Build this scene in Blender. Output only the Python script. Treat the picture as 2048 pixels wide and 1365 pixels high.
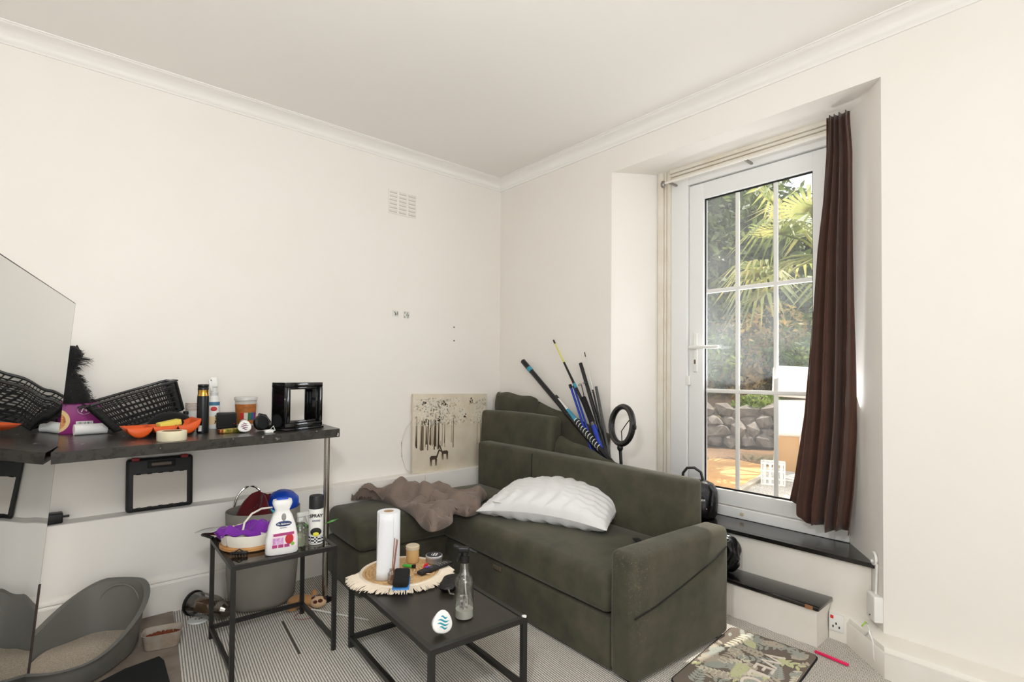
import bpy, bmesh, math, random
import numpy as np
from mathutils import Vector, Matrix, Euler

for o in list(bpy.data.objects): bpy.data.objects.remove(o)
SC = bpy.context.scene
COL = SC.collection
random.seed(7); RNG = np.random.default_rng(7)
PI = math.pi

# ------------------------------------------------------------------ camera
FPX, CX, CY, CAMH = 1047.6, 1024.0, 724.5, 1.35
_d1 = np.array([2240-CX, 754.7-CY, FPX]); _d1 /= np.linalg.norm(_d1)
_d2 = np.array([121-CX, 737-CY, FPX]); _d2 -= _d1*(_d1@_d2); _d2 /= np.linalg.norm(_d2)
_up = np.cross(_d1, _d2)
ROT = np.array([_d1, _d2, _up])            # world = ROT @ camera (x right, y down, z forward)
cam_data = bpy.data.cameras.new('camera')
cam_data.sensor_width = 36.0
cam_data.lens = FPX/2048*36.0
cam_data.shift_y = (CY-682.5)/2048
cam_data.clip_start = 0.02
cam = bpy.data.objects.new('camera', cam_data); COL.objects.link(cam)
cam.matrix_world = Matrix(((ROT[0,0], -ROT[0,1], -ROT[0,2], 0.0),
                           (ROT[1,0], -ROT[1,1], -ROT[1,2], 0.0),
                           (ROT[2,0], -ROT[2,1], -ROT[2,2], CAMH),
                           (0, 0, 0, 1)))
SC.camera = cam

# ------------------------------------------------------------------ world, sun, exposure
SC.view_settings.view_transform = 'Standard'
SC.view_settings.look = 'None'
SC.view_settings.gamma = 1.0
SC.view_settings.use_curve_mapping = False
SC.view_settings.exposure = -0.05
world = bpy.data.worlds.new('sky_world'); SC.world = world; world.use_nodes = True
_bg = world.node_tree.nodes['Background']
_bg.inputs['Color'].default_value = (0.90, 0.95, 1.0, 1)
_bg.inputs['Strength'].default_value = 2.0
sun_data = bpy.data.lights.new('sun', 'SUN'); sun_data.energy = 9.0; sun_data.angle = 0.012
sun_data.color = (1.0, 0.95, 0.86)
sun = bpy.data.objects.new('sun', sun_data); COL.objects.link(sun)
sun.location = (7, 2.4, 9)
sun.rotation_euler = Vector((-0.40, 0.05, -0.93)).to_track_quat('-Z', 'Y').to_euler()

def fill_light(name, loc, direction, sx, sy, power, col):
    d = bpy.data.lights.new(name, 'AREA'); d.shape = 'RECTANGLE'; d.size = sx; d.size_y = sy
    d.energy = power; d.color = col
    o = bpy.data.objects.new(name, d); COL.objects.link(o); o.location = loc
    o.rotation_euler = Vector(direction).to_track_quat('-Z', 'Z').to_euler()
    return o
# unseen area lights added as fill, behind the camera and outside the glazed door
fill_light('back_fill_light', (-0.35, -2.26, 1.75), (-0.1, 1, 0.45), 2.6, 1.8, 44, (0.93, 0.965, 0.985))
fill_light('door_fill_light', (3.48, 1.50, 1.6), (-1, 0.15, 0.55), 0.75, 1.9, 46, (0.93, 0.97, 1.0))  # added upward fill imitating light bounced off the garden ground

# ------------------------------------------------------------------ pixel -> point on a known plane
def ray(x, y): return ROT @ np.array([x-CX, y-CY, FPX])
def at(x, y, X=None, Y=None, Z=None):
    r = ray(x, y)
    t = X/r[0] if X is not None else (Y/r[1] if Y is not None else (Z-CAMH)/r[2])
    p = np.array([0, 0, CAMH]) + t*r
    return Vector((float(p[0]), float(p[1]), float(p[2])))
def face_cam(p): return math.atan2(-p[0], p[1])      # z rotation that turns local -Y to the middle of the room

# ------------------------------------------------------------------ materials
def lin(c):
    if isinstance(c, str): c = tuple(int(c[i:i+2], 16) for i in (1, 3, 5))
    return tuple(((v/255)/12.92 if v/255 <= 0.04045 else ((v/255+0.055)/1.055)**2.4) for v in c)
MATS = {}
def mat(name, col, rough=0.5, metal=0.0, noise=None, bump=None, sheen=0.0, trans=0.0, alpha=1.0, coat=0.0, emit=None, spec=0.5, ior=1.45):
    """col: sRGB; noise=(scale, second sRGB colour, contrast); bump=(scale, strength, distance)"""
    if name in MATS: return MATS[name]
    m = bpy.data.materials.new(name); m.use_nodes = True; nt = m.node_tree
    b = nt.nodes['Principled BSDF']
    b.inputs['Base Color'].default_value = (*lin(col), 1)
    b.inputs['Roughness'].default_value = rough; b.inputs['Metallic'].default_value = metal
    b.inputs['Specular IOR Level'].default_value = spec; b.inputs['IOR'].default_value = ior
    b.inputs['Sheen Weight'].default_value = sheen; b.inputs['Sheen Roughness'].default_value = 0.4
    b.inputs['Transmission Weight'].default_value = trans; b.inputs['Alpha'].default_value = alpha
    b.inputs['Coat Weight'].default_value = coat
    if emit:
        b.inputs['Emission Color'].default_value = (*lin(emit[0]), 1); b.inputs['Emission Strength'].default_value = emit[1]
    tc = nt.nodes.new('ShaderNodeTexCoord')
    if noise:
        n = nt.nodes.new('ShaderNodeTexNoise'); n.inputs['Scale'].default_value = noise[0]; n.inputs['Detail'].default_value = 5
        nt.links.new(tc.outputs['Object'], n.inputs['Vector'])
        r = nt.nodes.new('ShaderNodeValToRGB'); k = noise[2] if len(noise) > 2 else 0.2
        r.color_ramp.elements[0].position = 0.5-k; r.color_ramp.elements[1].position = 0.5+k
        r.color_ramp.elements[0].color = (*lin(col), 1); r.color_ramp.elements[1].color = (*lin(noise[1]), 1)
        nt.links.new(n.outputs['Fac'], r.inputs['Fac']); nt.links.new(r.outputs['Color'], b.inputs['Base Color'])
    if bump:
        n2 = nt.nodes.new('ShaderNodeTexNoise'); n2.inputs['Scale'].default_value = bump[0]; n2.inputs['Detail'].default_value = 6
        nt.links.new(tc.outputs['Object'], n2.inputs['Vector'])
        bp = nt.nodes.new('ShaderNodeBump'); bp.inputs['Strength'].default_value = bump[1]
        bp.inputs['Distance'].default_value = bump[2] if len(bump) > 2 else 0.002
        nt.links.new(n2.outputs['Fac'], bp.inputs['Height']); nt.links.new(bp.outputs['Normal'], b.inputs['Normal'])
    MATS[name] = m
    return m
def glass_mat(name, tint=(1, 1, 1), gloss=0.08, rough=0.02, haze=None):
    """thin clear sheet: mostly see-through, a little mirror-like; haze=(colour, amount) for a patchy pale film"""
    if name in MATS: return MATS[name]
    m = bpy.data.materials.new(name); m.use_nodes = True; nt = m.node_tree
    nt.nodes.remove(nt.nodes['Principled BSDF']); out = nt.nodes['Material Output']
    t = nt.nodes.new('ShaderNodeBsdfTransparent'); t.inputs['Color'].default_value = (*tint, 1)
    g = nt.nodes.new('ShaderNodeBsdfGlossy'); g.inputs['Roughness'].default_value = rough
    lw = nt.nodes.new('ShaderNodeLayerWeight'); lw.inputs['Blend'].default_value = 0.35
    mu = nt.nodes.new('ShaderNodeMath'); mu.operation = 'MULTIPLY_ADD'
    mu.inputs[1].default_value = 0.5; mu.inputs[2].default_value = gloss
    nt.links.new(lw.outputs['Fresnel'], mu.inputs[0])
    mx = nt.nodes.new('ShaderNodeMixShader')
    nt.links.new(mu.outputs[0], mx.inputs[0]); nt.links.new(t.outputs[0], mx.inputs[1]); nt.links.new(g.outputs[0], mx.inputs[2])
    last = mx
    if haze:
        d = nt.nodes.new('ShaderNodeBsdfDiffuse'); d.inputs['Color'].default_value = (*lin(haze[0]), 1)
        tr = nt.nodes.new('ShaderNodeBsdfTranslucent'); tr.inputs['Color'].default_value = (*lin(haze[0]), 1)
        ad = nt.nodes.new('ShaderNodeMixShader'); ad.inputs[0].default_value = 0.12
        nt.links.new(d.outputs[0], ad.inputs[1]); nt.links.new(tr.outputs[0], ad.inputs[2])
        tc = nt.nodes.new('ShaderNodeTexCoord'); n = nt.nodes.new('ShaderNodeTexNoise'); n.inputs['Scale'].default_value = haze[2]; n.inputs['Detail'].default_value = 4
        nt.links.new(tc.outputs['Object'], n.inputs['Vector'])
        mr = nt.nodes.new('ShaderNodeMapRange'); mr.inputs[1].default_value = 0.35; mr.inputs[2].default_value = 0.75
        mr.inputs[3].default_value = haze[1]*0.25; mr.inputs[4].default_value = haze[1]*1.5
        nt.links.new(n.outputs['Fac'], mr.inputs[0])
        m2 = nt.nodes.new('ShaderNodeMixShader'); nt.links.new(mr.outputs[0], m2.inputs[0])
        nt.links.new(mx.outputs[0], m2.inputs[1]); nt.links.new(ad.outputs[0], m2.inputs[2]); last = m2
    nt.links.new(last.outputs[0], out.inputs['Surface'])
    MATS[name] = m
    return m
def nodes_of(m): return m.node_tree, m.node_tree.nodes['Principled BSDF']

# ------------------------------------------------------------------ mesh builder
class MB:
    def __init__(s): s.v = []; s.f = []
    def add(s, vs, fs):
        k = len(s.v); s.v += [tuple(map(float, q)) for q in vs]; s.f += [tuple(i+k for i in f) for f in fs]; return s
    def box(s, c, d, rot=None):
        x, y, z = d[0]/2, d[1]/2, d[2]/2
        vs = [Vector(q) for q in ((-x,-y,-z),(x,-y,-z),(x,y,-z),(-x,y,-z),(-x,-y,z),(x,-y,z),(x,y,z),(-x,y,z))]
        if rot is not None:
            R = Euler(rot).to_matrix(); vs = [R@q for q in vs]
        return s.add([q+Vector(c) for q in vs], ((0,3,2,1),(4,5,6,7),(0,1,5,4),(1,2,6,5),(2,3,7,6),(3,0,4,7)))
    def span(s, a, b): return s.box([(a[i]+b[i])/2 for i in range(3)], [abs(b[i]-a[i]) for i in range(3)])
    def bm(s, bm, M=None):
        bm.verts.index_update()
        s.add([(M@v.co if M is not None else v.co) for v in bm.verts], [[v.index for v in f.verts] for f in bm.faces]); bm.free(); return s
    def rbox(s, c, d, r=0.01, seg=3, rot=None, sub=0, puff=0.0):
        b = bmesh.new(); bmesh.ops.create_cube(b, size=1)
        for v in b.verts: v.co = Vector((v.co.x*d[0], v.co.y*d[1], v.co.z*d[2]))
        bmesh.ops.bevel(b, geom=list(b.edges), offset=min(r, min(d)*0.49), segments=seg, profile=0.5, affect='EDGES')
        if sub: bmesh.ops.subdivide_edges(b, edges=[e for e in b.edges if e.calc_length() > min(d)*0.5], cuts=sub, use_grid_fill=True)
        if puff:
            for v in b.verts:
                fx = max(0, 1-(2*v.co.x/d[0])**2); fy = max(0, 1-(2*v.co.y/d[1])**2); fz = max(0, 1-(2*v.co.z/d[2])**2)
                v.co.x += math.copysign(puff*fy*fz, v.co.x)*abs(2*v.co.x/d[0])
                v.co.y += math.copysign(puff*fx*fz, v.co.y)*abs(2*v.co.y/d[1])
                v.co.z += math.copysign(puff*fx*fy, v.co.z)*abs(2*v.co.z/d[2])
        M = Matrix.Translation(Vector(c))
        if rot is not None: M = M @ Euler(rot).to_matrix().to_4x4()
        return s.bm(b, M)
    def rspan(s, a, b, r=0.01, seg=3, sub=0, puff=0.0): return s.rbox([(a[i]+b[i])/2 for i in range(3)], [abs(b[i]-a[i]) for i in range(3)], r, seg, None, sub, puff)
    def cyl(s, p0, p1, r0, r1=None, n=16, caps=True):
        p0, p1 = Vector(p0), Vector(p1); r1 = r0 if r1 is None else r1
        return s.tube([p0, p1], [r0, r1], n, caps)
    def tube(s, pts, r, n=8, caps=True):
        pts = [Vector(q) for q in pts]; rr = r if isinstance(r, (list, tuple)) else [r]*len(pts)
        k = len(s.v); ref = None
        for i, q in enumerate(pts):
            t = (pts[min(i+1, len(pts)-1)]-pts[max(i-1, 0)]).normalized()
            if ref is None: ref = Vector((0,0,1)) if abs(t.z) < 0.9 else Vector((1,0,0))
            a = t.cross(ref).normalized(); b = t.cross(a).normalized(); ref = -b if False else ref
            for j in range(n):
                an = 2*PI*j/n; s.v.append(tuple(q + (a*math.cos(an)+b*math.sin(an))*rr[i]))
        for i in range(len(pts)-1):
            for j in range(n): s.f.append((k+i*n+j, k+i*n+(j+1)%n, k+(i+1)*n+(j+1)%n, k+(i+1)*n+j))
        if caps: s.f.append(tuple(k+j for j in range(n))[::-1]); s.f.append(tuple(k+(len(pts)-1)*n+j for j in range(n)))
        return s
    def lathe(s, prof, n=24, c=(0,0,0), sx=1.0, sy=1.0):
        k = len(s.v); m = len(prof)
        for r, z in prof:
            for j in range(n):
                an = 2*PI*j/n; s.v.append((c[0]+r*math.cos(an)*sx, c[1]+r*math.sin(an)*sy, c[2]+z))
        for i in range(m-1):
            for j in range(n): s.f.append((k+i*n+j, k+i*n+(j+1)%n, k+(i+1)*n+(j+1)%n, k+(i+1)*n+j))
        if prof[0][0] > 1e-6: s.f.append(tuple(k+j for j in range(n))[::-1])
        if prof[-1][0] > 1e-6: s.f.append(tuple(k+(m-1)*n+j for j in range(n)))
        return s
    def loft(s, rings, cap0=True, cap1=True):
        k = len(s.v); n = len(rings[0])
        for R in rings: s.v += [tuple(q) for q in R]
        for i in range(len(rings)-1):
            for j in range(n): s.f.append((k+i*n+j, k+i*n+(j+1)%n, k+(i+1)*n+(j+1)%n, k+(i+1)*n+j))
        if cap0: s.f.append(tuple(k+j for j in range(n))[::-1])
        if cap1: s.f.append(tuple(k+(len(rings)-1)*n+j for j in range(n)))
        return s
    def prism(s, poly, z0, z1):
        n = len(poly); k = len(s.v)
        s.v += [(q[0], q[1], z0) for q in poly]+[(q[0], q[1], z1) for q in poly]
        s.f.append(tuple(k+i for i in range(n))[::-1]); s.f.append(tuple(k+n+i for i in range(n)))
        for i in range(n): s.f.append((k+i, k+(i+1)%n, k+n+(i+1)%n, k+n+i))
        return s
    def ball(s, c, r, n=14, m=10):
        r = (r, r, r) if not isinstance(r, (list, tuple)) else r
        k = len(s.v)
        for i in range(1, m):
            th = PI*i/m
            for j in range(n):
                an = 2*PI*j/n
                s.v.append((c[0]+r[0]*math.sin(th)*math.cos(an), c[1]+r[1]*math.sin(th)*math.sin(an), c[2]+r[2]*math.cos(th)))
        a = len(s.v); s.v += [(c[0], c[1], c[2]+r[2]), (c[0], c[1], c[2]-r[2])]
        for i in range(m-2):
            for j in range(n): s.f.append((k+i*n+j, k+(i+1)*n+j, k+(i+1)*n+(j+1)%n, k+i*n+(j+1)%n))
        for j in range(n):
            s.f.append((a, k+j, k+(j+1)%n)); s.f.append((a+1, k+(m-2)*n+(j+1)%n, k+(m-2)*n+j))
        return s
    def grid(s, fn, nu, nv):
        k = len(s.v)
        for i in range(nu+1):
            for j in range(nv+1): s.v.append(tuple(fn(i/nu, j/nv)))
        for i in range(nu):
            for j in range(nv): s.f.append((k+i*(nv+1)+j, k+(i+1)*(nv+1)+j, k+(i+1)*(nv+1)+j+1, k+i*(nv+1)+j+1))
        return s
    def move(s, M): s.v = [tuple(M@Vector(q)) for q in s.v]; return s
    def build(s, name, m, parent=None, smooth=True, angle=38, thick=0.0, fix=True, loc=None):
        me = bpy.data.meshes.new(name)
        me.from_pydata(s.v, [], s.f)
        if fix:
            b = bmesh.new(); b.from_mesh(me); bmesh.ops.recalc_face_normals(b, faces=b.faces); b.to_mesh(me); b.free()
        if smooth:
            me.polygons.foreach_set('use_smooth', [True]*len(me.polygons))
            try: me.set_sharp_from_angle(angle=math.radians(angle))
            except Exception: pass
        me.materials.append(m); me.update()
        o = bpy.data.objects.new(name, me); COL.objects.link(o)
        if parent is not None: o.parent = parent
        if loc is not None: o.location = loc
        if thick:
            sm = o.modifiers.new('thickness', 'SOLIDIFY'); sm.thickness = thick; sm.offset = 0
        return o
def text_mesh(txt, size, depth=0.0006, bold=False):
    cu = bpy.data.curves.new('lettering', 'FONT'); cu.body = txt; cu.size = size; cu.extrude = depth
    cu.align_x = 'CENTER'; cu.align_y = 'CENTER'; cu.offset = size*0.02 if bold else 0
    ob = bpy.data.objects.new('lettering', cu); COL.objects.link(ob)
    dg = bpy.context.evaluated_depsgraph_get(); me = bpy.data.meshes.new_from_object(ob.evaluated_get(dg))
    bpy.data.objects.remove(ob); bpy.data.curves.remove(cu)
    return me
def text(name, txt, size, m, parent, loc, rot, depth=0.0006, bold=False, sx=1.0):
    me = text_mesh(txt, size, depth, bold); me.materials.clear(); me.materials.append(m)
    o = bpy.data.objects.new(name, me); COL.objects.link(o); o.parent = parent; o.location = loc; o.rotation_euler = rot; o.scale = (sx, 1, 1)
    return o
def tag(o, label, cat, group=None, kind=None):
    if label: o['label'] = label
    if cat: o['category'] = cat
    if group: o['group'] = group
    if kind: o['kind'] = kind
    return o
def thing(name, label, cat, loc=(0,0,0), rotz=0.0, group=None):
    o = bpy.data.objects.new(name, None); COL.objects.link(o); o.empty_display_size = 0.05
    o.location = loc; o.rotation_euler = (0, 0, rotz)
    return tag(o, label, cat, group)
def struct(name, mb, m, parent=None, **k):
    o = mb.build(name, m, parent, **k)
    if parent is None: o['kind'] = 'structure'
    return o
# ================================================================== SETTING
XW, YW, ZC = 2.93, 3.57, 3.025
XN, YB = -1.9, -2.3
m_wall = mat('wall_paint', (243, 238, 231), 0.75, noise=(2.2, (241, 235, 227), 0.3), bump=(55, 0.08, 0.002))
m_ceil = mat('ceiling_paint', (246, 242, 236), 0.8, bump=(30, 0.08, 0.002))
m_trim = mat('gloss_white_trim', (240, 235, 227), 0.4, noise=(6, (234, 227, 216), 0.25))
m_upvc = mat('white_upvc', (240, 239, 237), 0.28)
m_black_gloss = mat('black_gloss_paint', (16, 15, 15), 0.16, noise=(14, (30, 27, 25), 0.3), coat=0.4)
m_black = mat('black_plastic', (17, 17, 17), 0.4)
m_blackmetal = mat('black_powder_coated_steel', (26, 25, 24), 0.42, noise=(40, (36, 34, 32), 0.3))
m_chrome = mat('chrome', (190, 186, 180), 0.16, 1.0)
m_white = mat('white_plastic', (236, 234, 229), 0.35)

# floor with ribbed loop carpet
def carpet():
    m = bpy.data.materials.new('ribbed_loop_carpet'); m.use_nodes = True; nt, b = nodes_of(m)
    tc = nt.nodes.new('ShaderNodeTexCoord'); sp = nt.nodes.new('ShaderNodeSeparateXYZ'); nt.links.new(tc.outputs['Object'], sp.inputs[0])
    def mth(op, a, bb=None):
        n = nt.nodes.new('ShaderNodeMath'); n.operation = op
        for i, q in enumerate((a, bb)):
            if q is None: continue
            if hasattr(q, 'links'): nt.links.new(q, n.inputs[i])
            else: n.inputs[i].default_value = q
        return n.outputs[0]
    nz = nt.nodes.new('ShaderNodeTexNoise'); nz.inputs['Scale'].default_value = 90; nz.inputs['Detail'].default_value = 3; nt.links.new(tc.outputs['Object'], nz.inputs['Vector'])
    nb = nt.nodes.new('ShaderNodeTexNoise'); nb.inputs['Scale'].default_value = 3; nb.inputs['Detail'].default_value = 4; nt.links.new(tc.outputs['Object'], nb.inputs['Vector'])
    x = mth('ADD', mth('SUBTRACT', sp.outputs[0], mth('MULTIPLY', sp.outputs[1], 0.108)), mth('MULTIPLY', nz.outputs['Fac'], 0.004))
    rib = mth('MULTIPLY_ADD', mth('SINE', mth('MULTIPLY', x, 2*PI/0.0115)), 0.5); rib.node.inputs[2].default_value = 0.5
    y = mth('ADD', sp.outputs[1], mth('MULTIPLY', mth('FLOOR', mth('DIVIDE', x, 0.0115)), 0.0047))
    bead = mth('MULTIPLY_ADD', mth('SINE', mth('MULTIPLY', y, 2*PI/0.0095)), 0.5); bead.node.inputs[2].default_value = 0.5
    h = mth('ADD', mth('MULTIPLY', rib, 0.72), mth('MULTIPLY', bead, 0.28))
    h2 = mth('ADD', mth('MULTIPLY', h, 0.8), mth('MULTIPLY', nz.outputs['Fac'], 0.25))
    r = nt.nodes.new('ShaderNodeValToRGB'); e = r.color_ramp.elements
    e[0].position = 0.12; e[0].color = (*lin((96, 90, 84)), 1); e[1].position = 0.72; e[1].color = (*lin((246, 239, 229)), 1)
    nt.links.new(h2, r.inputs['Fac'])
    mx = nt.nodes.new('ShaderNodeMixRGB'); mx.blend_type = 'MULTIPLY'; mx.inputs[0].default_value = 0.2
    nt.links.new(r.outputs[0], mx.inputs[1]); nt.links.new(nb.outputs['Fac'], mx.inputs[2]); nt.links.new(mx.outputs[0], b.inputs['Base Color'])
    bp = nt.nodes.new('ShaderNodeBump'); bp.inputs['Strength'].default_value = 0.7; bp.inputs['Distance'].default_value = 0.004
    nt.links.new(h, bp.inputs['Height']); nt.links.new(bp.outputs[0], b.inputs['Normal']); b.inputs['Roughness'].default_value = 0.95; b.inputs['Specular IOR Level'].default_value = 0.1
    return m
struct('floor', MB().span((XN-.1, YB-.1, -0.06), (3.45, YW+.1, 0.0)), carpet(), smooth=False)
struct('ceiling', MB().span((XN-.1, YB-.1, ZC), (3.45, YW+.1, ZC+.08)), m_ceil, smooth=False)
# left wall: boxed-out lower part with a ledge
w = MB()
prof = [(3.47, 0), (3.47, .562), (3.475, .565), (YW, .567), (YW, ZC), (YW+.1, ZC), (YW+.1, 0)]
w.loft([[(XN, y, z) for y, z in prof], [(XW, y, z) for y, z in prof]])
struct('wall_left', w, m_wall, smooth=False)
w = MB()
w.prism([(XW, YW+.1), (XW, 2.335), (3.28, 2.17), (3.45, 2.17), (3.45, YW+.1)], 0, ZC)
w.prism([(XW, YB), (3.45, YB), (3.45, .97), (3.28, .97), (XW, .73)], 0, ZC)
w.add([(XW,.73,2.77),(XW,2.335,2.77),(3.45,2.17,2.80),(3.45,.97,2.80),(XW,.73,ZC),(XW,2.335,ZC),(3.45,2.17,ZC),(3.45,.97,ZC)],
      ((0,1,2,3),(7,6,5,4),(0,4,5,1),(1,5,6,2),(2,6,7,3),(3,7,4,0)))
w.span((3.29, .97, 0), (3.45, 2.17, .43))
struct('wall_right', w, m_wall, smooth=False)
w = MB()          # wall behind the camera, with an unseen opening added for light
w.span((XN, YB-.1, 0), (3.45, YB, .8)).span((XN, YB-.1, 2.7), (3.45, YB, ZC)).span((XN, YB-.1, .8), (-1.7, YB, 2.7)).span((1.0, YB-.1, .8), (3.45, YB, 2.7))
struct('wall_back', w, m_wall, smooth=False)
w = MB()
w.span((XN-.1, YB, 0), (XN, YW, ZC))
struct('wall_near', w, m_wall, smooth=False)
for n, (a, b, ax) in enumerate((((-1.7, YB-.08), (1.0, YB-.02), 0),)):
    f = MB()
    f.span((a[0], a[1], .8), (b[0], b[1], .86)).span((a[0], a[1], 2.64), (b[0], b[1], 2.7))
    for t in (0, .5, 1):
        if ax == 0: x = a[0]+.03+(b[0]-a[0]-.06)*t; f.span((x-.03, a[1], .86), (x+.03, b[1], 2.64))
        else: y = a[1]+.03+(b[1]-a[1]-.06)*t; f.span((a[0], y-.03, .86), (b[0], y+.03, 2.64))
    struct('added_window_%d' % (n+1), f, m_upvc, smooth=False)  # made-up frame, added with the opening that lights the room from behind
# cornice
cp = [(0, 2.944), (.007, 2.944), (.009, 2.953), (.014, 2.957), (.020, 2.974), (.031, 2.990), (.047, 3.003), (.066, 3.011), (.083, 3.014), (.085, 3.019), (.093, 3.019), (.093, ZC+.002), (0, ZC+.002)]
c = MB(); c.loft([[(XN, YW-d, z) for d, z in cp], [(XW-d, YW-d, z) for d, z in cp], [(XW-d, YB, z) for d, z in cp]])
struct('trim_1', c, m_ceil, angle=60)
# skirting boards
sp = [(.0, 0), (-.018, 0), (-.018, .158), (-.012, .163), (-.010, .172), (-.016, .178), (-.014, .192), (-.006, .204), (0, .21)]
struct('baseboard_left', MB().loft([[(XN, 3.4695+d, z) for d, z in sp], [(2.9, 3.4695+d, z) for d, z in sp]]), m_trim)
fr = [(2.80, YB), (2.80, .695), (3.005, .905), (3.012, .987)]
bk = [(2.955, YB), (2.955, .745), (3.045, .80), (3.045, .987)]
rs = []
for (fx, fy), (bx, by) in zip(fr, bk):
    q = lambda t, z: (fx+(bx-fx)*t, fy+(by-fy)*t, z)
    rs.append([q(0,0), q(0,.108), q(.04,.114), q(.06,.112), q(.07,.120), q(.12,.132), q(.3,.140), q(.65,.146), q(1,.15), q(1,0)])
struct('baseboard_right', MB().loft(rs), m_trim)

# two boxed steps up to the door
t = thing('doorstep', 'low white boxed step with chipped black gloss tread, lower of two under the door', 'step')
MB().span((2.857, .99, 0), (3.035, 2.28, .183)).build('riser', m_trim, t, smooth=False)
MB().rspan((2.838, .975, .183), (3.034, 2.27, .205), .005, 2).build('tread', m_black_gloss, t)
MB().box((2.842, 1.02, .194), (.012, .035, .019), (0, 0, .1)).build('bare_wood_chip', mat('bare_wood', (150, 104, 70), .8), t, smooth=False)
t = thing('doorstep', 'upper white step with long black gloss tread right below the glazed door', 'step')
MB().prism([(3.037, .806), (3.288, .972), (3.288, 2.168), (3.037, 2.28)], 0, .41).build('riser', m_trim, t, smooth=False)
MB().prism([(3.008, .788), (3.013, .783), (3.284, .968), (3.284, 2.17), (3.008, 2.295)], .41, .432).build('tread', m_black_gloss, t, smooth=False)

# glazed door in its frame
D = thing('door_1', None, None); D['kind'] = 'structure'
XD = 3.28
f = MB()
f.rspan((XD-.012, 1.945, .4335), (XD+.06, 2.0745, 2.716), .006).rspan((XD-.012, .9705, .4335), (XD+.06, 1.045, 2.716), .006)
f.rspan((XD-.0105, 1.043, 2.655), (XD+.058, 1.947, 2.716), .004).rspan((XD-.0105, 1.043, .4335), (XD+.058, 1.947, .497), .004)
f.build('door_frame', m_upvc, D)
f = MB()
for a, b in ((2.075, 2.105), (2.108, 2.125), (2.128, 2.172)): f.rspan((XD-.03+.2*(2.17-b), a, .4335), (XD+.05, b, 2.797), .004, 2)
for i, (a, b) in enumerate(((2.717, 2.74), (2.743, 2.762), (2.765, 2.80))): f.rspan((XD-.012-.01*i, .9705, a), (XD+.05, 2.0748, min(b, 2.795)), .004, 2)
f.build('architrave', mat('cream_gloss_wood', (238, 232, 220), .45, noise=(7, (228, 218, 200), .2)), D)
L = MB()
y0, y1, z0, z1 = 1.048, 1.942, .503, 2.648; gy0, gy1, gz0, gz1 = 1.155, 1.836, .596, 2.54
L.rspan((XD+.004, gy1, z0), (XD+.062, y1, z1), .005).rspan((XD+.004, y0, z0), (XD+.062, gy0, z1), .005)
L.rspan((XD+.004, gy0-.004, z0), (XD+.062, gy1+.004, gz0), .005).rspan((XD+.004, gy0-.004, gz1), (XD+.062, gy1+.004, z1), .005)
leaf = L.build('door_leaf', m_upvc, D)
g = MB()
for a, b in (((gy0-.004, gz0-.004), (gy1+.004, gz0+.01)), ((gy0-.004, gz1-.01), (gy1+.004, gz1+.004)), ((gy0-.004, gz0), (gy0+.009, gz1)), ((gy1-.009, gz0), (gy1+.004, gz1))):
    g.span((XD+.026, a[0], a[1]), (XD+.034, b[0], b[1]))
g.build('rubber_gasket', m_black, leaf, smooth=False)
ys = [gy0, 1.373, 1.613, gy1]; zs = [gz0, 1.235, 1.906, gz1]
m_pane = glass_mat('hazy_window_glass', (1, 1, 1), 0.03, 0.01, haze=((235, 238, 240), 0.10, 2.0))  # patchy pale haze mixed over the clear panes
pane_me = {}
for i in range(3):
    for j in range(3):
        MB().span((XD+.036, ys[i]+.004, zs[j]+.004), (XD+.040, ys[i+1]-.004, zs[j+1]-.004)).build('pane', m_pane, leaf, smooth=False)
for y in ys[1:3]: MB().rspan((XD+.028, y-.013, gz0), (XD+.044, y+.013, gz1), .005, 2).build('glazing_bar', m_white, leaf)
for z in zs[1:3]: MB().rspan((XD+.027, gy0, z-.013), (XD+.045, gy1, z+.013), .005, 2).build('glazing_bar', m_white, leaf)
h = MB().rspan((XD-.008, 1.872, 1.36), (XD+.005, 1.905, 1.63), .006)
h.cyl((XD-.03, 1.889, 1.527), (XD+.005, 1.889, 1.527), .011)
h.rspan((XD-.052, 1.70, 1.516), (XD-.030, 1.915, 1.538), .008)
h.build('door_handle', m_white, leaf)
MB().rspan((XD-.011, 1.883, 1.415), (XD-.006, 1.896, 1.445), .003).build('keyhole', mat('dull_brass', (120, 105, 90), .4, .8), leaf)
MB().rspan((XD-.02, 1.925, 1.27), (XD+.004, 1.953, 1.335), .004).build('lock_keep', m_white, leaf)
MB().rspan((XD-.016, 1.55, .455), (XD-.011, 1.575, .475), .002).build('drain_cap', mat('aged_plastic', (205, 190, 165), .5), D)
# curtain rail
t = thing('curtain_rail', 'thin white curtain rail with end knob across the door top', 'curtain rail')
MB().tube([(3.17, 2.06, 2.676), (3.17, 1.5, 2.676), (3.17, 1.0, 2.676)], .008, 10).build('rail', m_trim, t)
MB().ball((3.17, 2.075, 2.672), (.018, .018, .026)).build('end_knob', mat('brushed_nickel', (150, 145, 138), .35, .9), t)
for y in (2.03, 1.5): MB().rspan((3.17, y-.008, 2.668), (3.275, y+.008, 2.682), .003).build('bracket', mat('brushed_nickel', (150, 145, 138)), t)

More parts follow.
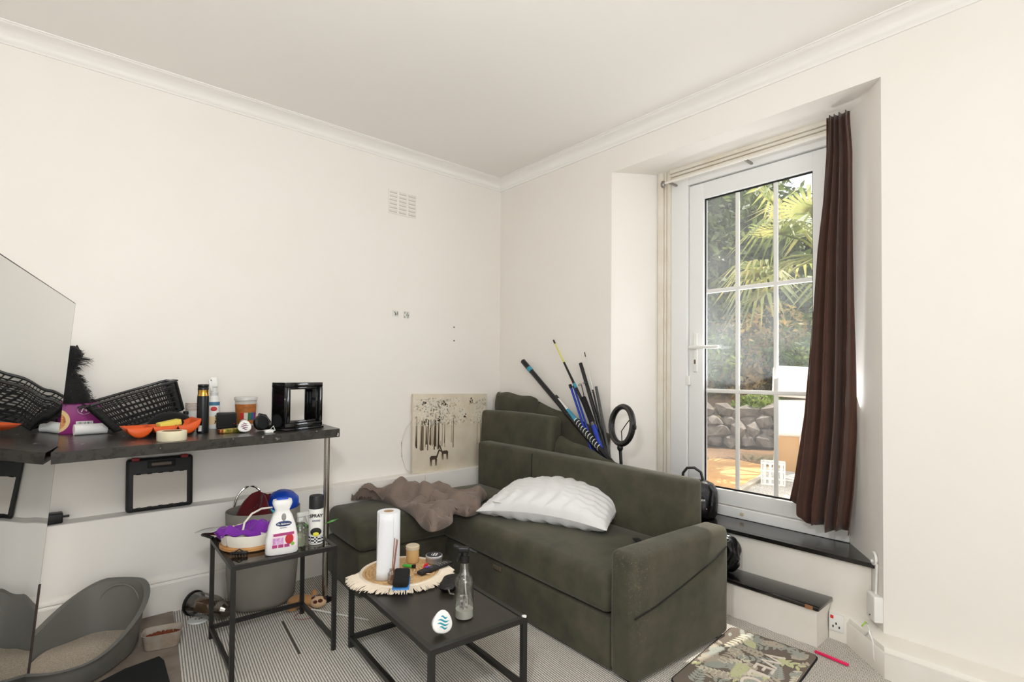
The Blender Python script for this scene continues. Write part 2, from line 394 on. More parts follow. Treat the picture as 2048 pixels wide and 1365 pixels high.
# curtain bunched to the right
m_cur = mat('brown_curtain_fabric', (82, 53, 41), .85, noise=(9, (68, 43, 33), .3), bump=(700, .25, .0008), sheen=.25)
LE = [(235,1655),(300,1653),(400,1645),(500,1632),(620,1622),(730,1612),(830,1603),(900,1592),(960,1582),(1005,1573)]
RE = [(232,1699),(300,1705),(500,1706),(700,1708),(860,1708),(950,1706),(1010,1703),(1062,1698)]
def interp(T, t):
    n = len(T)-1; i = min(int(t*n), n-1); u = t*n-i
    return T[i][0]+(T[i+1][0]-T[i][0])*u, T[i][1]+(T[i+1][1]-T[i][1])*u
XCU = 3.10
Lp = [at(x, y, X=XCU) for y, x in LE]; Rp = [at(x, y, X=XCU) for y, x in RE]
def pl(P, s):
    n = len(P)-1; s = min(max(s, 0), 1); i = min(int(s*n), n-1); u = s*n-i; return P[i].lerp(P[i+1], u)
def byz(P, z):
    for i in range(len(P)-1):
        if P[i].z >= z >= P[i+1].z: return P[i].lerp(P[i+1], (P[i].z-z)/(P[i].z-P[i+1].z+1e-9))
    return P[0] if z > P[0].z else P[-1]
def curtain(u, v):
    hem = .628-.10*min(1, (u/.35))**1.2+.012*math.sin(u*16)
    top = 2.735
    z = top+(hem-top)*v
    a = byz(Lp, max(z, .63)); b = byz(Rp, max(z, .545))
    y = a.y+(b.y-a.y)*u
    amp = .016+.020*v
    ph = 2*PI*4.4*(u+.06*math.sin(3*v+u*4))
    x = XCU+amp*math.sin(ph)+.35*amp*math.sin(2.3*ph+1)+.03*v*(1-u)
    y += .006*math.cos(ph)*(1-.3*v)
    return (x, y, z)
c = MB().grid(curtain, 90, 60)
tag(c.build('curtain', m_cur, None, angle=80, thick=.003), 'dark brown pleated curtain hanging bunched beside the glazed door', 'curtain')

# unseen pendant added above the camera to brighten walls and ceiling
t = thing('added_pendant', 'unseen pendant lamp added to light the middle of the room', 'lamp', (.05, .45, ZC))
MB().lathe([(.05, 0), (.05, -.02), (.012, -.03)], 16).build('ceiling_rose', m_white, t)
MB().cyl((0, 0, -.02), (0, 0, -.78), .004, None, 8).build('cable', m_white, t)
MB().lathe([(.012, -.77), (.020, -.78), (.022, -.83), (.016, -.845)], 16).build('lamp_holder', m_white, t)
pd = bpy.data.lights.new('pendant_fill', 'POINT'); pd.energy = 74; pd.shadow_soft_size = .11; pd.color = (.93, .965, .985)
po = bpy.data.objects.new('pendant_fill', pd); COL.objects.link(po); po.location = (.05, .45, 2.05)
# ================================================================== GARDEN beyond the door
ZG = .36
def ground_mat():
    m = bpy.data.materials.new('dry_garden_soil'); m.use_nodes = True; nt, b = nodes_of(m)
    tc = nt.nodes.new('ShaderNodeTexCoord')
    n = nt.nodes.new('ShaderNodeTexNoise'); n.inputs['Scale'].default_value = 1.6; n.inputs['Detail'].default_value = 9; nt.links.new(tc.outputs['Object'], n.inputs['Vector'])
    r = nt.nodes.new('ShaderNodeValToRGB'); e = r.color_ramp.elements
    e[0].position = .36; e[0].color = (*lin((90, 78, 48)), 1); e[1].position = .66; e[1].color = (*lin((140, 110, 78)), 1)
    k = e.new(.5); k.color = (*lin((120, 90, 62)), 1)
    nt.links.new(n.outputs['Fac'], r.inputs['Fac']); nt.links.new(r.outputs[0], b.inputs['Base Color'])
    n2 = nt.nodes.new('ShaderNodeTexNoise'); n2.inputs['Scale'].default_value = 40; n2.inputs['Detail'].default_value = 6; nt.links.new(tc.outputs['Object'], n2.inputs['Vector'])
    bp = nt.nodes.new('ShaderNodeBump'); bp.inputs['Distance'].default_value = .03; nt.links.new(n2.outputs['Fac'], bp.inputs['Height']); nt.links.new(bp.outputs[0], b.inputs['Normal'])
    b.inputs['Roughness'].default_value = .95
    return m
struct('garden_ground', MB().span((3.46, -8, ZG-.3), (22, 18, ZG)), ground_mat(), smooth=False)
g1 = at(1400, 995, Z=ZG+.01)
def blob(cx, cy, rx, ry, n=28, seed=1, rot=0):
    rr = random.Random(seed); out = []
    for i in range(n):
        a = 2*PI*i/n; k = 1+.1*rr.uniform(-1, 1); x = rx*k*math.cos(a); y = ry*k*math.sin(a)
        out.append((cx+x*math.cos(rot)-y*math.sin(rot), cy+x*math.sin(rot)+y*math.cos(rot)))
    return out
poly = [at(*p, Z=ZG) for p in ((1395, 1015), (1400, 925), (1430, 918), (1480, 922), (1540, 935), (1555, 950), (1500, 972), (1490, 985), (1560, 1030))]
struct('garden_sand', MB().prism([(p.x, p.y) for p in poly], ZG-.02, ZG+.006), mat('orange_builders_sand', (218, 170, 108), .95, noise=(5, (196, 140, 82), .25), bump=(60, .6, .01)), smooth=False)
poly = [at(*p, Z=ZG) for p in ((1480, 1040), (1483, 990), (1497, 974), (1560, 946), (1640, 930), (1680, 990), (1600, 1060))]
gr = MB().prism([(p.x, p.y) for p in poly], ZG-.02, ZG+.010)
struct('garden_gravel', gr, mat('pale_gravel', (230, 224, 214), .9, noise=(95, (160, 150, 136), .14), bump=(95, 1, .012)), smooth=False)
poly = [at(*p, Z=ZG) for p in ((1474, 985), (1482, 990), (1556, 945), (1550, 940))]
tag(MB().prism([(p.x, p.y) for p in poly], ZG-.02, ZG+.035).build('kerb', mat('concrete_kerb', (190, 178, 158), .9, bump=(60, .4, .006)), None), 'low concrete kerb between orange sand and pale gravel', 'kerb')
# dry-stone wall
m_st = mat('grey_field_stone', (140, 131, 122), .9, noise=(7, (88, 80, 74), .22), bump=(22, .6, .02))
W = thing('stone_wall', 'low dry-stone wall of rough grey stones at the back of garden', 'wall', (0, 0, 0))
wa, wb = at(1380, 893, Z=ZG), at(1640, 902, Z=ZG)
wa, wb = Vector((wa.x, wa.y, ZG)), Vector((wb.x, wb.y, ZG))
wd = (wb-wa); wl = wd.length; wd.normalize(); wn = Vector((-wd.y, wd.x, 0))
if wn.x < 0: wn = -wn
rr = random.Random(5)
def rock(c, s, seed):
    q = random.Random(seed); b = bmesh.new(); bmesh.ops.create_icosphere(b, subdivisions=1, radius=.5)
    for v in b.verts:
        v.co *= 1+q.uniform(-.22, .22)
    ang = math.atan2(wd.y, wd.x)
    M = Matrix.Translation(c) @ Euler((q.uniform(-.25, .25), q.uniform(-.3, .3), ang+q.uniform(-.3, .3))).to_matrix().to_4x4() @ Matrix.Diagonal((s[0], s[1], s[2], 1))
    return MB().bm(b, M)
for row in range(4):
    s = -.2+rr.uniform(0, .15)
    while s < wl+.2:
        ww = rr.uniform(.2, .42); hh = rr.uniform(.15, .22)
        c = wa+wd*(s+ww/2)+wn*(row*.05+rr.uniform(-.03, .05)); c.z = ZG+.08+row*.13+rr.uniform(-.03, .03)
        rock(c, (ww*1.15, .3, hh*1.25), rr.random()).build('stone', m_st, W, smooth=False)
        s += ww*.92
struct('garden_bank', MB().add([tuple(wa+wn*.15-wd*6+Vector((0,0,.3))), tuple(wb+wn*.15+wd*6+Vector((0,0,.3))), tuple(wb+wn*1.2+wd*6+Vector((0,0,.62))), tuple(wa+wn*1.2-wd*6+Vector((0,0,.62))),
     tuple(wb+wn*9+wd*8+Vector((0,0,1.6))), tuple(wa+wn*9-wd*8+Vector((0,0,1.6)))], ((0,1,2,3),(3,2,4,5))), ground_mat(), smooth=False)
# foliage
def leaf_mat(name, a, b, c):
    m = bpy.data.materials.new(name); m.use_nodes = True; nt, bs = nodes_of(m)
    oi = nt.nodes.new('ShaderNodeTexCoord'); n = nt.nodes.new('ShaderNodeTexNoise'); n.inputs['Scale'].default_value = 3.2; n.inputs['Detail'].default_value = 6
    nt.links.new(oi.outputs['Object'], n.inputs['Vector'])
    r = nt.nodes.new('ShaderNodeValToRGB'); e = r.color_ramp.elements
    e[0].position = .36; e[0].color = (*lin(a), 1); e[1].position = .66; e[1].color = (*lin(c), 1); k = e.new(.5); k.color = (*lin(b), 1)
    nt.links.new(n.outputs['Fac'], r.inputs['Fac']); nt.links.new(r.outputs[0], bs.inputs['Base Color'])
    bs.inputs['Roughness'].default_value = .55
    tr = nt.nodes.new('ShaderNodeBsdfTranslucent'); nt.links.new(r.outputs[0], tr.inputs['Color'])
    mx = nt.nodes.new('ShaderNodeMixShader'); mx.inputs[0].default_value = .5
    nt.links.new(bs.outputs[0], mx.inputs[1]); nt.links.new(tr.outputs[0], mx.inputs[2]); nt.links.new(mx.outputs[0], nt.nodes['Material Output'].inputs['Surface'])
    return m
lm_dark = leaf_mat('dark_hedge_leaves', (44, 58, 32), (74, 90, 48), (122, 132, 78))
lm_mid = leaf_mat('laurel_leaves', (70, 90, 42), (108, 130, 56), (158, 166, 84))
lm_dry = leaf_mat('dry_shrub_leaves', (122, 108, 60), (158, 142, 82), (194, 160, 98))
lm_grey = leaf_mat('grey_green_leaves', (104, 118, 90), (150, 162, 128), (194, 200, 166))
m_bark = mat('brown_bark', (84, 66, 50), .9, bump=(30, .8, .02))
def foliage(center, rad, n, size, seed):
    g = np.random.default_rng(seed)
    k = 9; cl = g.normal(size=(k, 3)); cl /= np.linalg.norm(cl, axis=1)[:, None]; cl *= g.uniform(.25, .75, (k, 1))
    cl = np.vstack([cl, [[0, 0, 0]]]); cr = np.append(g.uniform(.35, .6, k), .6)
    i = g.integers(0, k+1, n); d = g.normal(size=(n, 3)); d /= np.linalg.norm(d, axis=1)[:, None]
    p = cl[i]+d*(cr[i]*g.uniform(.55, 1.0, n)**.5)[:, None]
    p = p*np.array(rad)+np.array(center)
    p = p[p[:, 2] > ZG+.02]; n = len(p)
    a = g.normal(size=(n, 3)); a /= np.linalg.norm(a, axis=1)[:, None]; a[:, 2] -= .25
    b = np.cross(a, g.normal(size=(n, 3))); b /= np.linalg.norm(b, axis=1)[:, None]
    s = size*g.uniform(.6, 1.3, n)[:, None]
    v = np.concatenate([p-a*s, p+b*s*.42, p+a*s, p-b*s*.42], axis=1).reshape(-1, 3)
    me = bpy.data.meshes.new('foliage'); f = np.arange(4*n).reshape(-1, 4)
    me.from_pydata(v.tolist(), [], f.tolist()); return me
def shrub(name, label, px, py, depthk, rad, n, size, lm, seed, group=None, zc=None):
    base = at(px, py, Z=ZG) if depthk is None else None
    if depthk is not None:
        r = ray(px, 745); r = r/np.linalg.norm(r[:2]); base = Vector((r[0]*depthk, r[1]*depthk, ZG))
    t = thing(name, label, 'shrub' if 'shrub' in name else 'tree', base, 0, group)
    cz = rad[2]*.9 if zc is None else zc
    me = foliage((0, 0, cz+ZG), rad, n, size, seed)
    for v in me.vertices: v.co.z -= ZG
    me.materials.append(lm); o = bpy.data.objects.new('foliage', me); COL.objects.link(o); o.parent = t
    q = random.Random(seed)
    st = MB()
    st.tube([(0, 0, -.1), (.06, .03, cz*.5), (-.03, .05, cz)], [.09, .07, .03], 7)
    for _ in range(3):
        a = q.uniform(0, 6.3); st.tube([(.03, .02, cz*.4), (rad[0]*.3*math.cos(a), rad[1]*.3*math.sin(a), cz), (rad[0]*.55*math.cos(a), rad[1]*.55*math.sin(a), cz*1.3)], [.05, .035, .012], 6)
    st.build('stem', m_bark, t)
    return t
shrub('evergreen_tree', 'tall dark evergreen tree behind the stone wall, left panes', 1405, 0, 10.2, (1.5, 1.5, 2.6), 7000, .10, lm_dark, 11, zc=2.6)
shrub('evergreen_tree', 'dark bushy evergreen filling the middle panes behind the palm', 1490, 0, 11.5, (1.9, 1.9, 3.0), 8000, .11, lm_dark, 12, zc=3.0)
shrub('evergreen_tree', 'grey-green tree rising behind the palm crown, right panes', 1600, 0, 12.2, (2.0, 1.9, 2.1), 8000, .11, lm_grey, 13, zc=2.0)
shrub('evergreen_tree', 'grey-green tree beside the left edge of the glazing', 1365, 0, 12.5, (2.0, 2.0, 3.2), 7000, .11, lm_grey, 14, zc=3.2)
shrub('laurel_shrub', 'green laurel shrub low behind the wall in the left panes', 1430, 0, 9.2, (.9, .8, .75), 4500, .06, lm_mid, 15, zc=1.15)
shrub('dry_shrub', 'yellowing dry shrub in the middle panes above the stones', 1515, 0, 9.4, (.95, .8, .8), 5000, .055, lm_dry, 16, zc=1.2)
shrub('laurel_shrub', 'dark green shrub behind the white folded chair', 1590, 0, 9.6, (1.0, .8, .75), 4500, .06, lm_mid, 17, zc=1.2)
shrub('creeper_shrub', 'low leafy creeper spilling over the stone wall', 1520, 0, 8.4, (.85, .3, .2), 2200, .045, lm_mid, 18, zc=.52)
# palm
pr = ray(1650, 745); pr = pr/np.linalg.norm(pr[:2])
PB = Vector((pr[0]*6.6, pr[1]*6.6, ZG))
pt = thing('palm_tree', 'fan palm with long drooping yellow-green fronds seen through the top panes', 'palm', PB)
MB().tube([(0, 0, -.05), (.03, .02, 1.0), (0, .02, 2.3)], [.13, .11, .10], 10).build('trunk', mat('shaggy_palm_trunk', (92, 72, 52), .95, bump=(25, 1, .03)), pt)
lm_palm = leaf_mat('palm_leaflets', (104, 120, 62), (146, 154, 88), (192, 182, 112))
for i in range(19):
    a = 2*PI*i/19+random.uniform(-.1, .1); el = random.uniform(-.6, 1.0); L = random.uniform(.65, .85)
    d = Vector((math.cos(a)*math.cos(el), math.sin(a)*math.cos(el), math.sin(el)))
    o0 = Vector((0, .02, 2.3)); hub = o0+d*L
    side = d.cross(Vector((0, 0, 1))).normalized(); upv = side.cross(d)
    f = MB().tube([o0, o0+d*L*.5+Vector((0, 0, .05)), hub], [.016, .012, .010], 5)
    nb = 22
    for k in range(nb):
        b = (k/(nb-1)-.5)*4.6
        dr = (d*math.cos(b)+side*math.sin(b)).normalized()
        ll = .62*(1-.25*abs(b)/2.3)*random.uniform(.85, 1.1)
        mid = hub+dr*ll*.55+upv*.03; tip = hub+dr*ll+Vector((0, 0, -.16-.10*random.random()))
        wv = dr.cross(upv).normalized()*.02
        f.add([hub-wv*.4, hub+wv*.4, mid+wv, mid-wv, tip], ((0,1,2,3),(3,2,4)))
    f.build('frond', lm_palm, pt, smooth=False, fix=False)
# white folded garden chair, crate
p = at(1578, 962, Z=ZG)
t = thing('folding_chair', 'white folded garden chair with tan canvas panel on the gravel', 'chair', p, face_cam(p)-.25)
m_wf = mat('white_canvas', (240, 238, 232), .8, bump=(80, .2, .002))
MB().rbox((.03, 0, .92), (.34, .09, .29), .035, 3, (.06, .05, 0)).build('backrest', m_wf, t)
MB().rbox((.02, .02, .58), (.30, .10, .34), .035, 3, (-.08, -.04, 0)).build('seat', m_wf, t)
for x in (-.11, .11):
    MB().tube([(x, -.10, 0), (x*.95, -.02, .36), (x*.9, .03, .74)], .011, 6).build('leg', m_white, t)
MB().tube([(-.19, -.12, .02), (.19, -.12, .02)], .011, 6).build('stretcher', m_white, t)
MB().rbox((.03, .02, .25), (.26, .03, .34), .01, 2, (.1, 0, 0)).build('canvas_panel', mat('tan_canvas', (196, 158, 112), .9, bump=(90, .2, .002)), t)
p = at(1546, 972, Z=ZG)
t = thing('plastic_crate', 'small white plastic crate standing on the gravel', 'crate', p, face_cam(p))
c = MB()
c.rbox((0, 0, .02), (.19, .15, .02), .005)
for s in (-1, 1):
    for k in range(4): c.box((s*.09, -.066+k*.044, .11), (.012, .022, .19)); c.box((-.066+k*.044, s*.07, .11), (.022, .012, .19))
for z in (.07, .14, .205): c.box((0, -.07, z), (.19, .016, .016)); c.box((0, .07, z), (.19, .016, .016)); c.box((-.09, 0, z), (.016, .15, .016)); c.box((.09, 0, z), (.016, .15, .016))
c.build('body', m_white, t, smooth=False)
# ================================================================== SOFA and what lies on it
def sofa_mat():
    m = mat('dark_olive_grey_velvet', (70, 68, 61), .82, sheen=.22, bump=(420, .22, .001))
    nt, b = nodes_of(m); tc = nt.nodes.new('ShaderNodeTexCoord')
    n = nt.nodes.new('ShaderNodeTexNoise'); n.inputs['Scale'].default_value = 5; n.inputs['Detail'].default_value = 7; n.inputs['Roughness'].default_value = .65
    nt.links.new(tc.outputs['Object'], n.inputs['Vector'])
    r = nt.nodes.new('ShaderNodeValToRGB'); e = r.color_ramp.elements
    e[0].position = .3; e[0].color = (*lin((54, 53, 43)), 1); e[1].position = .72; e[1].color = (*lin((84, 79, 62)), 1)
    nt.links.new(n.outputs['Fac'], r.inputs['Fac']); nt.links.new(r.outputs[0], b.inputs['Base Color'])
    b.inputs['Sheen Tint'].default_value = (.8, .78, .7, 1)
    return m
m_sofa = sofa_mat()
m_seam = mat('dark_seam_thread', (30, 29, 26), .9)
SA = (1.87, 1.36); SR = math.radians(-2.4)
S = thing('corner_sofa_bed', 'dark olive-grey velvet corner sofa with chaise and worn right armrest', 'sofa', (SA[0], SA[1], 0), SR)
arm = MB().rspan((0, 0, .012), (.768, .14, .562), .032, 4, sub=2, puff=.008).build('armrest', m_sofa, S, angle=60)
MB().tube([(.0, -.004, .30), (.14, -.0075, .318), (.32, -.009, .355), (.55, -.009, .408), (.62, -.008, .425), (.735, -.005, .465)], .0035, 6).build('seam', m_seam, arm)
# worn, scratched lint along the near arm corner
lint = MB(); q = random.Random(3)
for _ in range(330):
    if q.random() < .5: p = Vector((-.002+abs(q.gauss(0, .003)), q.uniform(.0, .12)**1.0, .56-abs(q.gauss(0, .16)))); p.x = -.003
    else: p = Vector((abs(q.gauss(0, .05)), -.004, .55-abs(q.gauss(0, .17))))
    if q.random() < .35: p = Vector((q.uniform(.02, .5), q.uniform(-.002, .10), .5655))
    d = Vector((q.gauss(0, 1), q.gauss(0, 1), q.gauss(0, 1))).normalized()*q.uniform(.002, .006)
    lint.tube([p-d, p+d], .00045, 3)
o = lint.build('lint', mat('pale_lint', (128, 119, 102), .95), arm, smooth=False); o['kind'] = 'stuff'
base = MB().rspan((.012, .145, .014), (.66, 1.55, .247), .012, 3).build('bed_drawer', m_sofa, S)
MB().rbox((.004, .98, .228), (.012, .075, .028), .008, 3, (0, 0, 0)).build('pull_tab', mat('pull_tab_fabric', (88, 78, 62), .9), base)
def cushion_top(u, v): pass
seat = MB().rspan((-.002, .146, .255), (.645, 1.60, .445), .045, 4, sub=3, puff=.010).build('seat_cushion', m_sofa, S, angle=60)
cb = MB().rspan((-.585, 1.555, .014), (.66, 2.075, .262), .014, 3).build('chaise_base', m_sofa, S)
ch = MB().rspan((-.592, 1.545, .268), (.645, 2.075, .452), .05, 4, sub=3, puff=.010).build('chaise_cushion', m_sofa, S, angle=60)
bk = MB().rspan((.622, .142, .20), (.757, 2.085, .785), .028, 4, sub=2, puff=.004).build('backrest', m_sofa, S, angle=60)
MB().tube([(.620, 1.40, .46), (.618, 1.40, .62), (.620, 1.40, .765), (.655, 1.40, .787), (.745, 1.40, .785)], .003, 6).build('seam', m_seam, bk)
for x, y in ((.05, .05), (.05, 1.45), (.7, .05), (.7, 1.9), (-.5, 1.65), (-.5, 2.0)):
    MB().cyl((x, y, 0), (x, y, .035), .024, .02, 12).build('foot', m_black, S)
# strap on the seat
sp0 = Vector((.50, .34, .458))
tag(MB().rbox((0, 0, 0), (.035, .13, .006), .002, 2).build('bed_strap', mat('black_webbing', (20, 20, 20), .9), None, loc=(2.33, 1.66, .459)), 'black webbing strap lying on the sofa seat by the armrest', 'strap').rotation_euler = (0, 0, -.6)

def cushion(name, label, c, size, rot, seed, group='loose sofa cushions heaped behind the backrest'):
    b = MB(); q = random.Random(seed); w, d, h = size
    ph = q.uniform(0, 6)
    def surf(sgn):
        def fn(u, v):
            a, e = u*2-1, v*2-1
            sx = math.copysign(abs(a)**.9, a); sz = math.copysign(abs(e)**.9, e)
            k = (1-abs(a)**6)*(1-abs(e)**6)
            t = d/2*(.62*max(0, k)**.32+.38*max(0, 1-a*a)*max(0, 1-e*e))
            t += .006*math.sin(5*a+ph)*math.cos(4*e+ph)*k
            pinch = 1-.05*(a*a*e*e)
            return (sx*w/2*pinch+.006*math.sin(7*e+ph)*abs(a)**3, sgn*t, sz*h/2*pinch+.006*math.sin(6*a+ph)*abs(e)**3)
        return fn
    b.grid(surf(-1), 28, 18); b.grid(surf(1), 28, 18)
    o = b.build('cover', m_sofa, None, angle=80)
    t = thing(name, label, 'cushion', c, 0, group); t.rotation_euler = rot; o.parent = t
    mp = []
    for k in range(64):
        an = 2*PI*k/64; a = math.copysign(min(1, abs(math.cos(an))*1.35), math.cos(an)); e = math.copysign(min(1, abs(math.sin(an))*1.35), math.sin(an))
        mp.append(Vector((a*w/2*.965, 0, e*h/2*.965)))
    MB().tube(mp+[mp[0]], .0035, 5, False).build('piping', m_sofa, t)
    return t
def box_cushion(name, label, c, size, rot, group='loose sofa cushions heaped behind the backrest'):
    t = thing(name, label, 'cushion', c, 0, group); t.rotation_euler = rot
    MB().rbox((0, 0, 0), size, .035, 4, None, 2, .012).build('cover', m_sofa, t, angle=60)
    return t
A90 = math.radians(-90)
box_cushion('back_cushion', 'long boxy grey-green cushion standing just behind the sofa backrest', (2.745, 3.11, .80), (.13, .86, .45), (0, math.radians(3), math.radians(-2)))
cushion('back_cushion', 'grey-green cushion topmost of the heap, in front of the wall corner', (2.86, 3.26, .99), (.52, .13, .36), (math.radians(-4), math.radians(-4), math.radians(90)), 2)
cushion('back_cushion', 'shadowed cushion slumped along the wall beneath the fishing rods', (2.87, 2.70, .835), (.78, .09, .40), (0, math.radians(15), math.radians(-90)), 3)
cushion('back_cushion', 'slanting cushion poking over the backrest beside the rod handles', (2.735, 2.42, .69), (.56, .09, .30), (0, math.radians(15), math.radians(-88)), 4)

# pillow
m_pil = mat('white_cotton', (232, 231, 230), .85, bump=(6, .25, .02), sheen=.2)
pl0 = Vector((2.36, 2.32, .553))
t = thing('pillow', 'plump white bed pillow lying on the sofa seat', 'pillow', pl0, 0)
t.rotation_euler = (math.radians(8), math.radians(0), math.radians(-68))
def pil(sgn):
    def fn(u, v):
        a, e = u*2-1, v*2-1
        k = max(0, (1-a*a))*max(0, (1-e*e)); tk = .105*k**.42
        tk *= 1+.10*math.sin(7*a+3*e)*abs(e)**2
        wr = .009*math.sin(26*a+5*math.sin(3*e))*(.15+abs(e))*k**.3+.007*math.sin(34*e+4*a)*abs(a)*k**.3+.004*math.sin(48*a-9*e)*abs(e)**2*k**.3
        px = a*.43*(1-.09*(1-abs(e)**2)*abs(a)**3)*(1-.03*e*e); py = e*.27*(1-.13*(1-a*a)*0-.10*(1-abs(a)**2)*abs(e)**3)
        bend = -.03*a*a
        return (px, py, sgn*(tk+wr)+bend)
    return fn
o = MB().grid(pil(1), 60, 40).grid(pil(-1), 60, 40).build('cover', m_pil, t, angle=85)
MB().rbox((-.28, -.235, .03), (.055, .004, .03), .001, 1, (.7, 0, 0)).build('care_tag', mat('satin_tag', (245, 244, 240), .5), t)
MB().tube([(.405, .245, -.03), (.425, .262, -.025), (.44, .275, -.035)], .003, 5).build('zip_pull', m_white, t)

# crumpled grey-brown garment on the chaise
m_gar = mat('taupe_jersey', (132, 115, 104), .9, noise=(12, (120, 104, 94), .3), bump=(500, .2, .0008), sheen=.2)
BP = [(697,985,.50),(708,973,.53),(760,976,.52),(800,965,.54),(850,954,.58),(900,955,.60),(925,963,.58),(955,974,.52),(974,998,.46),(962,1008,.455),(960,1026,.455),(935,1036,.455),(907,1031,.455),(903,1050,.455),(868,1068,.45),(845,1058,.455),(826,1036,.455),(800,1018,.46),(755,1002,.46),(705,1001,.46)]
PG = [at(x, y, Z=z) for x, y, z in BP]
PG = [(p.x, min(p.y, 3.44)) for p in PG]
def inside(x, y):
    c = False; n = len(PG)
    for i in range(n):
        x1, y1 = PG[i]; x2, y2 = PG[(i+1) % n]
        if (y1 > y) != (y2 > y) and x < (x2-x1)*(y-y1)/(y2-y1)+x1: c = not c
    return c
def edist(x, y):
    d = 9
    for i in range(len(PG)):
        x1, y1 = PG[i]; x2, y2 = PG[(i+1) % len(PG)]; L = (x2-x1)**2+(y2-y1)**2
        t = max(0, min(1, ((x-x1)*(x2-x1)+(y-y1)*(y2-y1))/(L+1e-9))); d = min(d, math.hypot(x-x1-t*(x2-x1), y-y1-t*(y2-y1)))
    return d
b = MB()
def gh(x, y):
    d = edist(x, y); e = math.sqrt(max(0, 1-(1-min(1, d/.045))**2))
    back = max(0, min(1, (y-2.7)/.6))
    sm = lambda w: (.5+.5*w)**1.6
    w1 = math.sin(17*x+17*y+1.8*math.sin(5*y)+1.2*math.sin(6*x)); w2 = math.sin(-9*x+23*y+1.6*math.sin(5*x+1)); w3 = math.sin(34*x+11*y+2*math.sin(4*x+5*y))
    f = .040*sm(w1)+.028*sm(w2)+.016*sm(w3)-.015*(1-abs(w1))**5-.013*(1-abs(w2))**5+.006*sm(math.sin(58*x-27*y+3*math.sin(9*y)))
    hump = .075*math.exp(-((x-2.1)/.30)**2-((y-3.22)/.18)**2)+.02*back
    return .462+e*(.010+f*1.25+hump*min(1, d/.10))
gcx, gcy = sum(p[0] for p in PG)/len(PG), sum(p[1] for p in PG)/len(PG)
BQ = []
for i in range(len(PG)):
    p0, p1, p2, p3 = (PG[(i+k-1) % len(PG)] for k in range(4))
    for k in range(9):
        u = k/9
        BQ.append(tuple(.5*((2*p1[j])+(-p0[j]+p2[j])*u+(2*p0[j]-5*p1[j]+4*p2[j]-p3[j])*u*u+(-p0[j]+3*p1[j]-3*p2[j]+p3[j])*u**3) for j in (0, 1)))
NB, NR = len(BQ), 46
def gpt(u, v):
    q_ = BQ[int(round(v*NB)) % NB]; r = 1-(1-u)**1.25
    x, y = gcx+(q_[0]-gcx)*r, gcy+(q_[1]-gcy)*r
    return (x, y, gh(x, y) if u < .999 else .460)
b.grid(gpt, NR, NB)
tag(b.build('garment', m_gar, None, angle=85, thick=.003), 'crumpled taupe grey garment heaped on the chaise end of sofa', 'clothing')
# ================================================================== MIRROR, WORKTOP and its things
ZS = 1.02
# leaning mirror sheet
ph = math.radians(82); tau = math.radians(4.5)
md = Vector((math.cos(ph), math.sin(ph), 0)); n0_ = Vector((md.y, -md.x, 0))
ev = Vector((0, 0, 1))*math.cos(tau)+n0_*math.sin(tau); mn = md.cross(ev)
if mn.dot(n0_) < 0: mn = -mn
sv = -md
T0 = at(151, 608, Y=2.9); B0 = T0-ev*((T0.z-.004)/ev.z)           # the right edge runs down to the carpet
MH = (T0-B0).length; MWd = 1.3
t = thing('mirror', 'tall frameless mirror sheet leaning against the worktop end, cropped by left edge', 'mirror', (0, 0, 0))
def mir(off):
    def fn(u, v):
        p = B0+ev*(MH*u)+sv*(MWd*v)
        wob = .0009*math.sin(14*v+2.2*u)*math.sin(PI*u)*min(1, v*4)
        p = p+mn*(off+wob)
        if p.z < .004: p = p+ev*((.004-p.z)/ev.z)
        return p
    return fn
m_mirror = mat('silvered_glass', (214, 216, 215), .01, 1.0)
g = MB().grid(mir(0), 40, 60); g.build('mirror_glass', m_mirror, t, fix=False, angle=90)
bk_ = MB().grid(mir(-.006), 12, 8); bk_.build('backing_board', mat('dark_mirror_backing', (38, 34, 32), .7), t, fix=False)
e1 = [mir(-.003)(i/20, 0) for i in range(21)]; e2 = [mir(-.003)(1, i/12) for i in range(13)]
MB().tube(e1, .0035, 6).build('edge_strip', mat('dark_mirror_edge', (46, 40, 37), .5), t)
MB().tube(e2, .0035, 6).build('edge_strip', mat('dark_mirror_edge', (46, 40, 37), .5), t)
MB().tube([mir(-.003)(i/10*.28, 0) for i in range(11)], .008, 6).build('corner_guard', mat('brown_corner_guard', (70, 58, 54), .6), t)

# worktop on a chrome leg
m_top = bpy.data.materials.new('black_marbled_laminate'); m_top.use_nodes = True
nt, b_ = nodes_of(m_top); tc = nt.nodes.new('ShaderNodeTexCoord')
vo = nt.nodes.new('ShaderNodeTexVoronoi'); vo.inputs['Scale'].default_value = 26; vo.feature = 'DISTANCE_TO_EDGE'
nz = nt.nodes.new('ShaderNodeTexNoise'); nz.inputs['Scale'].default_value = 30; nz.inputs['Detail'].default_value = 8
mpv = nt.nodes.new('ShaderNodeMixRGB'); mpv.inputs[0].default_value = .55
nt.links.new(tc.outputs['Object'], nz.inputs['Vector']); nt.links.new(tc.outputs['Object'], mpv.inputs[1]); nt.links.new(nz.outputs['Color'], mpv.inputs[2]); nt.links.new(mpv.outputs[0], vo.inputs['Vector'])
rp = nt.nodes.new('ShaderNodeValToRGB'); e = rp.color_ramp.elements
e[0].position = .56; e[0].color = (*lin((31, 29, 27)), 1); e[1].position = .71; e[1].color = (*lin((186, 178, 166)), 1)
k = e.new(.50); k.color = (*lin((52, 48, 44)), 1); k = e.new(.655); k.color = (*lin((44, 41, 38)), 1)
nt.links.new(nz.outputs['Fac'], rp.inputs['Fac']); nt.links.new(rp.outputs[0], b_.inputs['Base Color'])
b_.inputs['Roughness'].default_value = .28
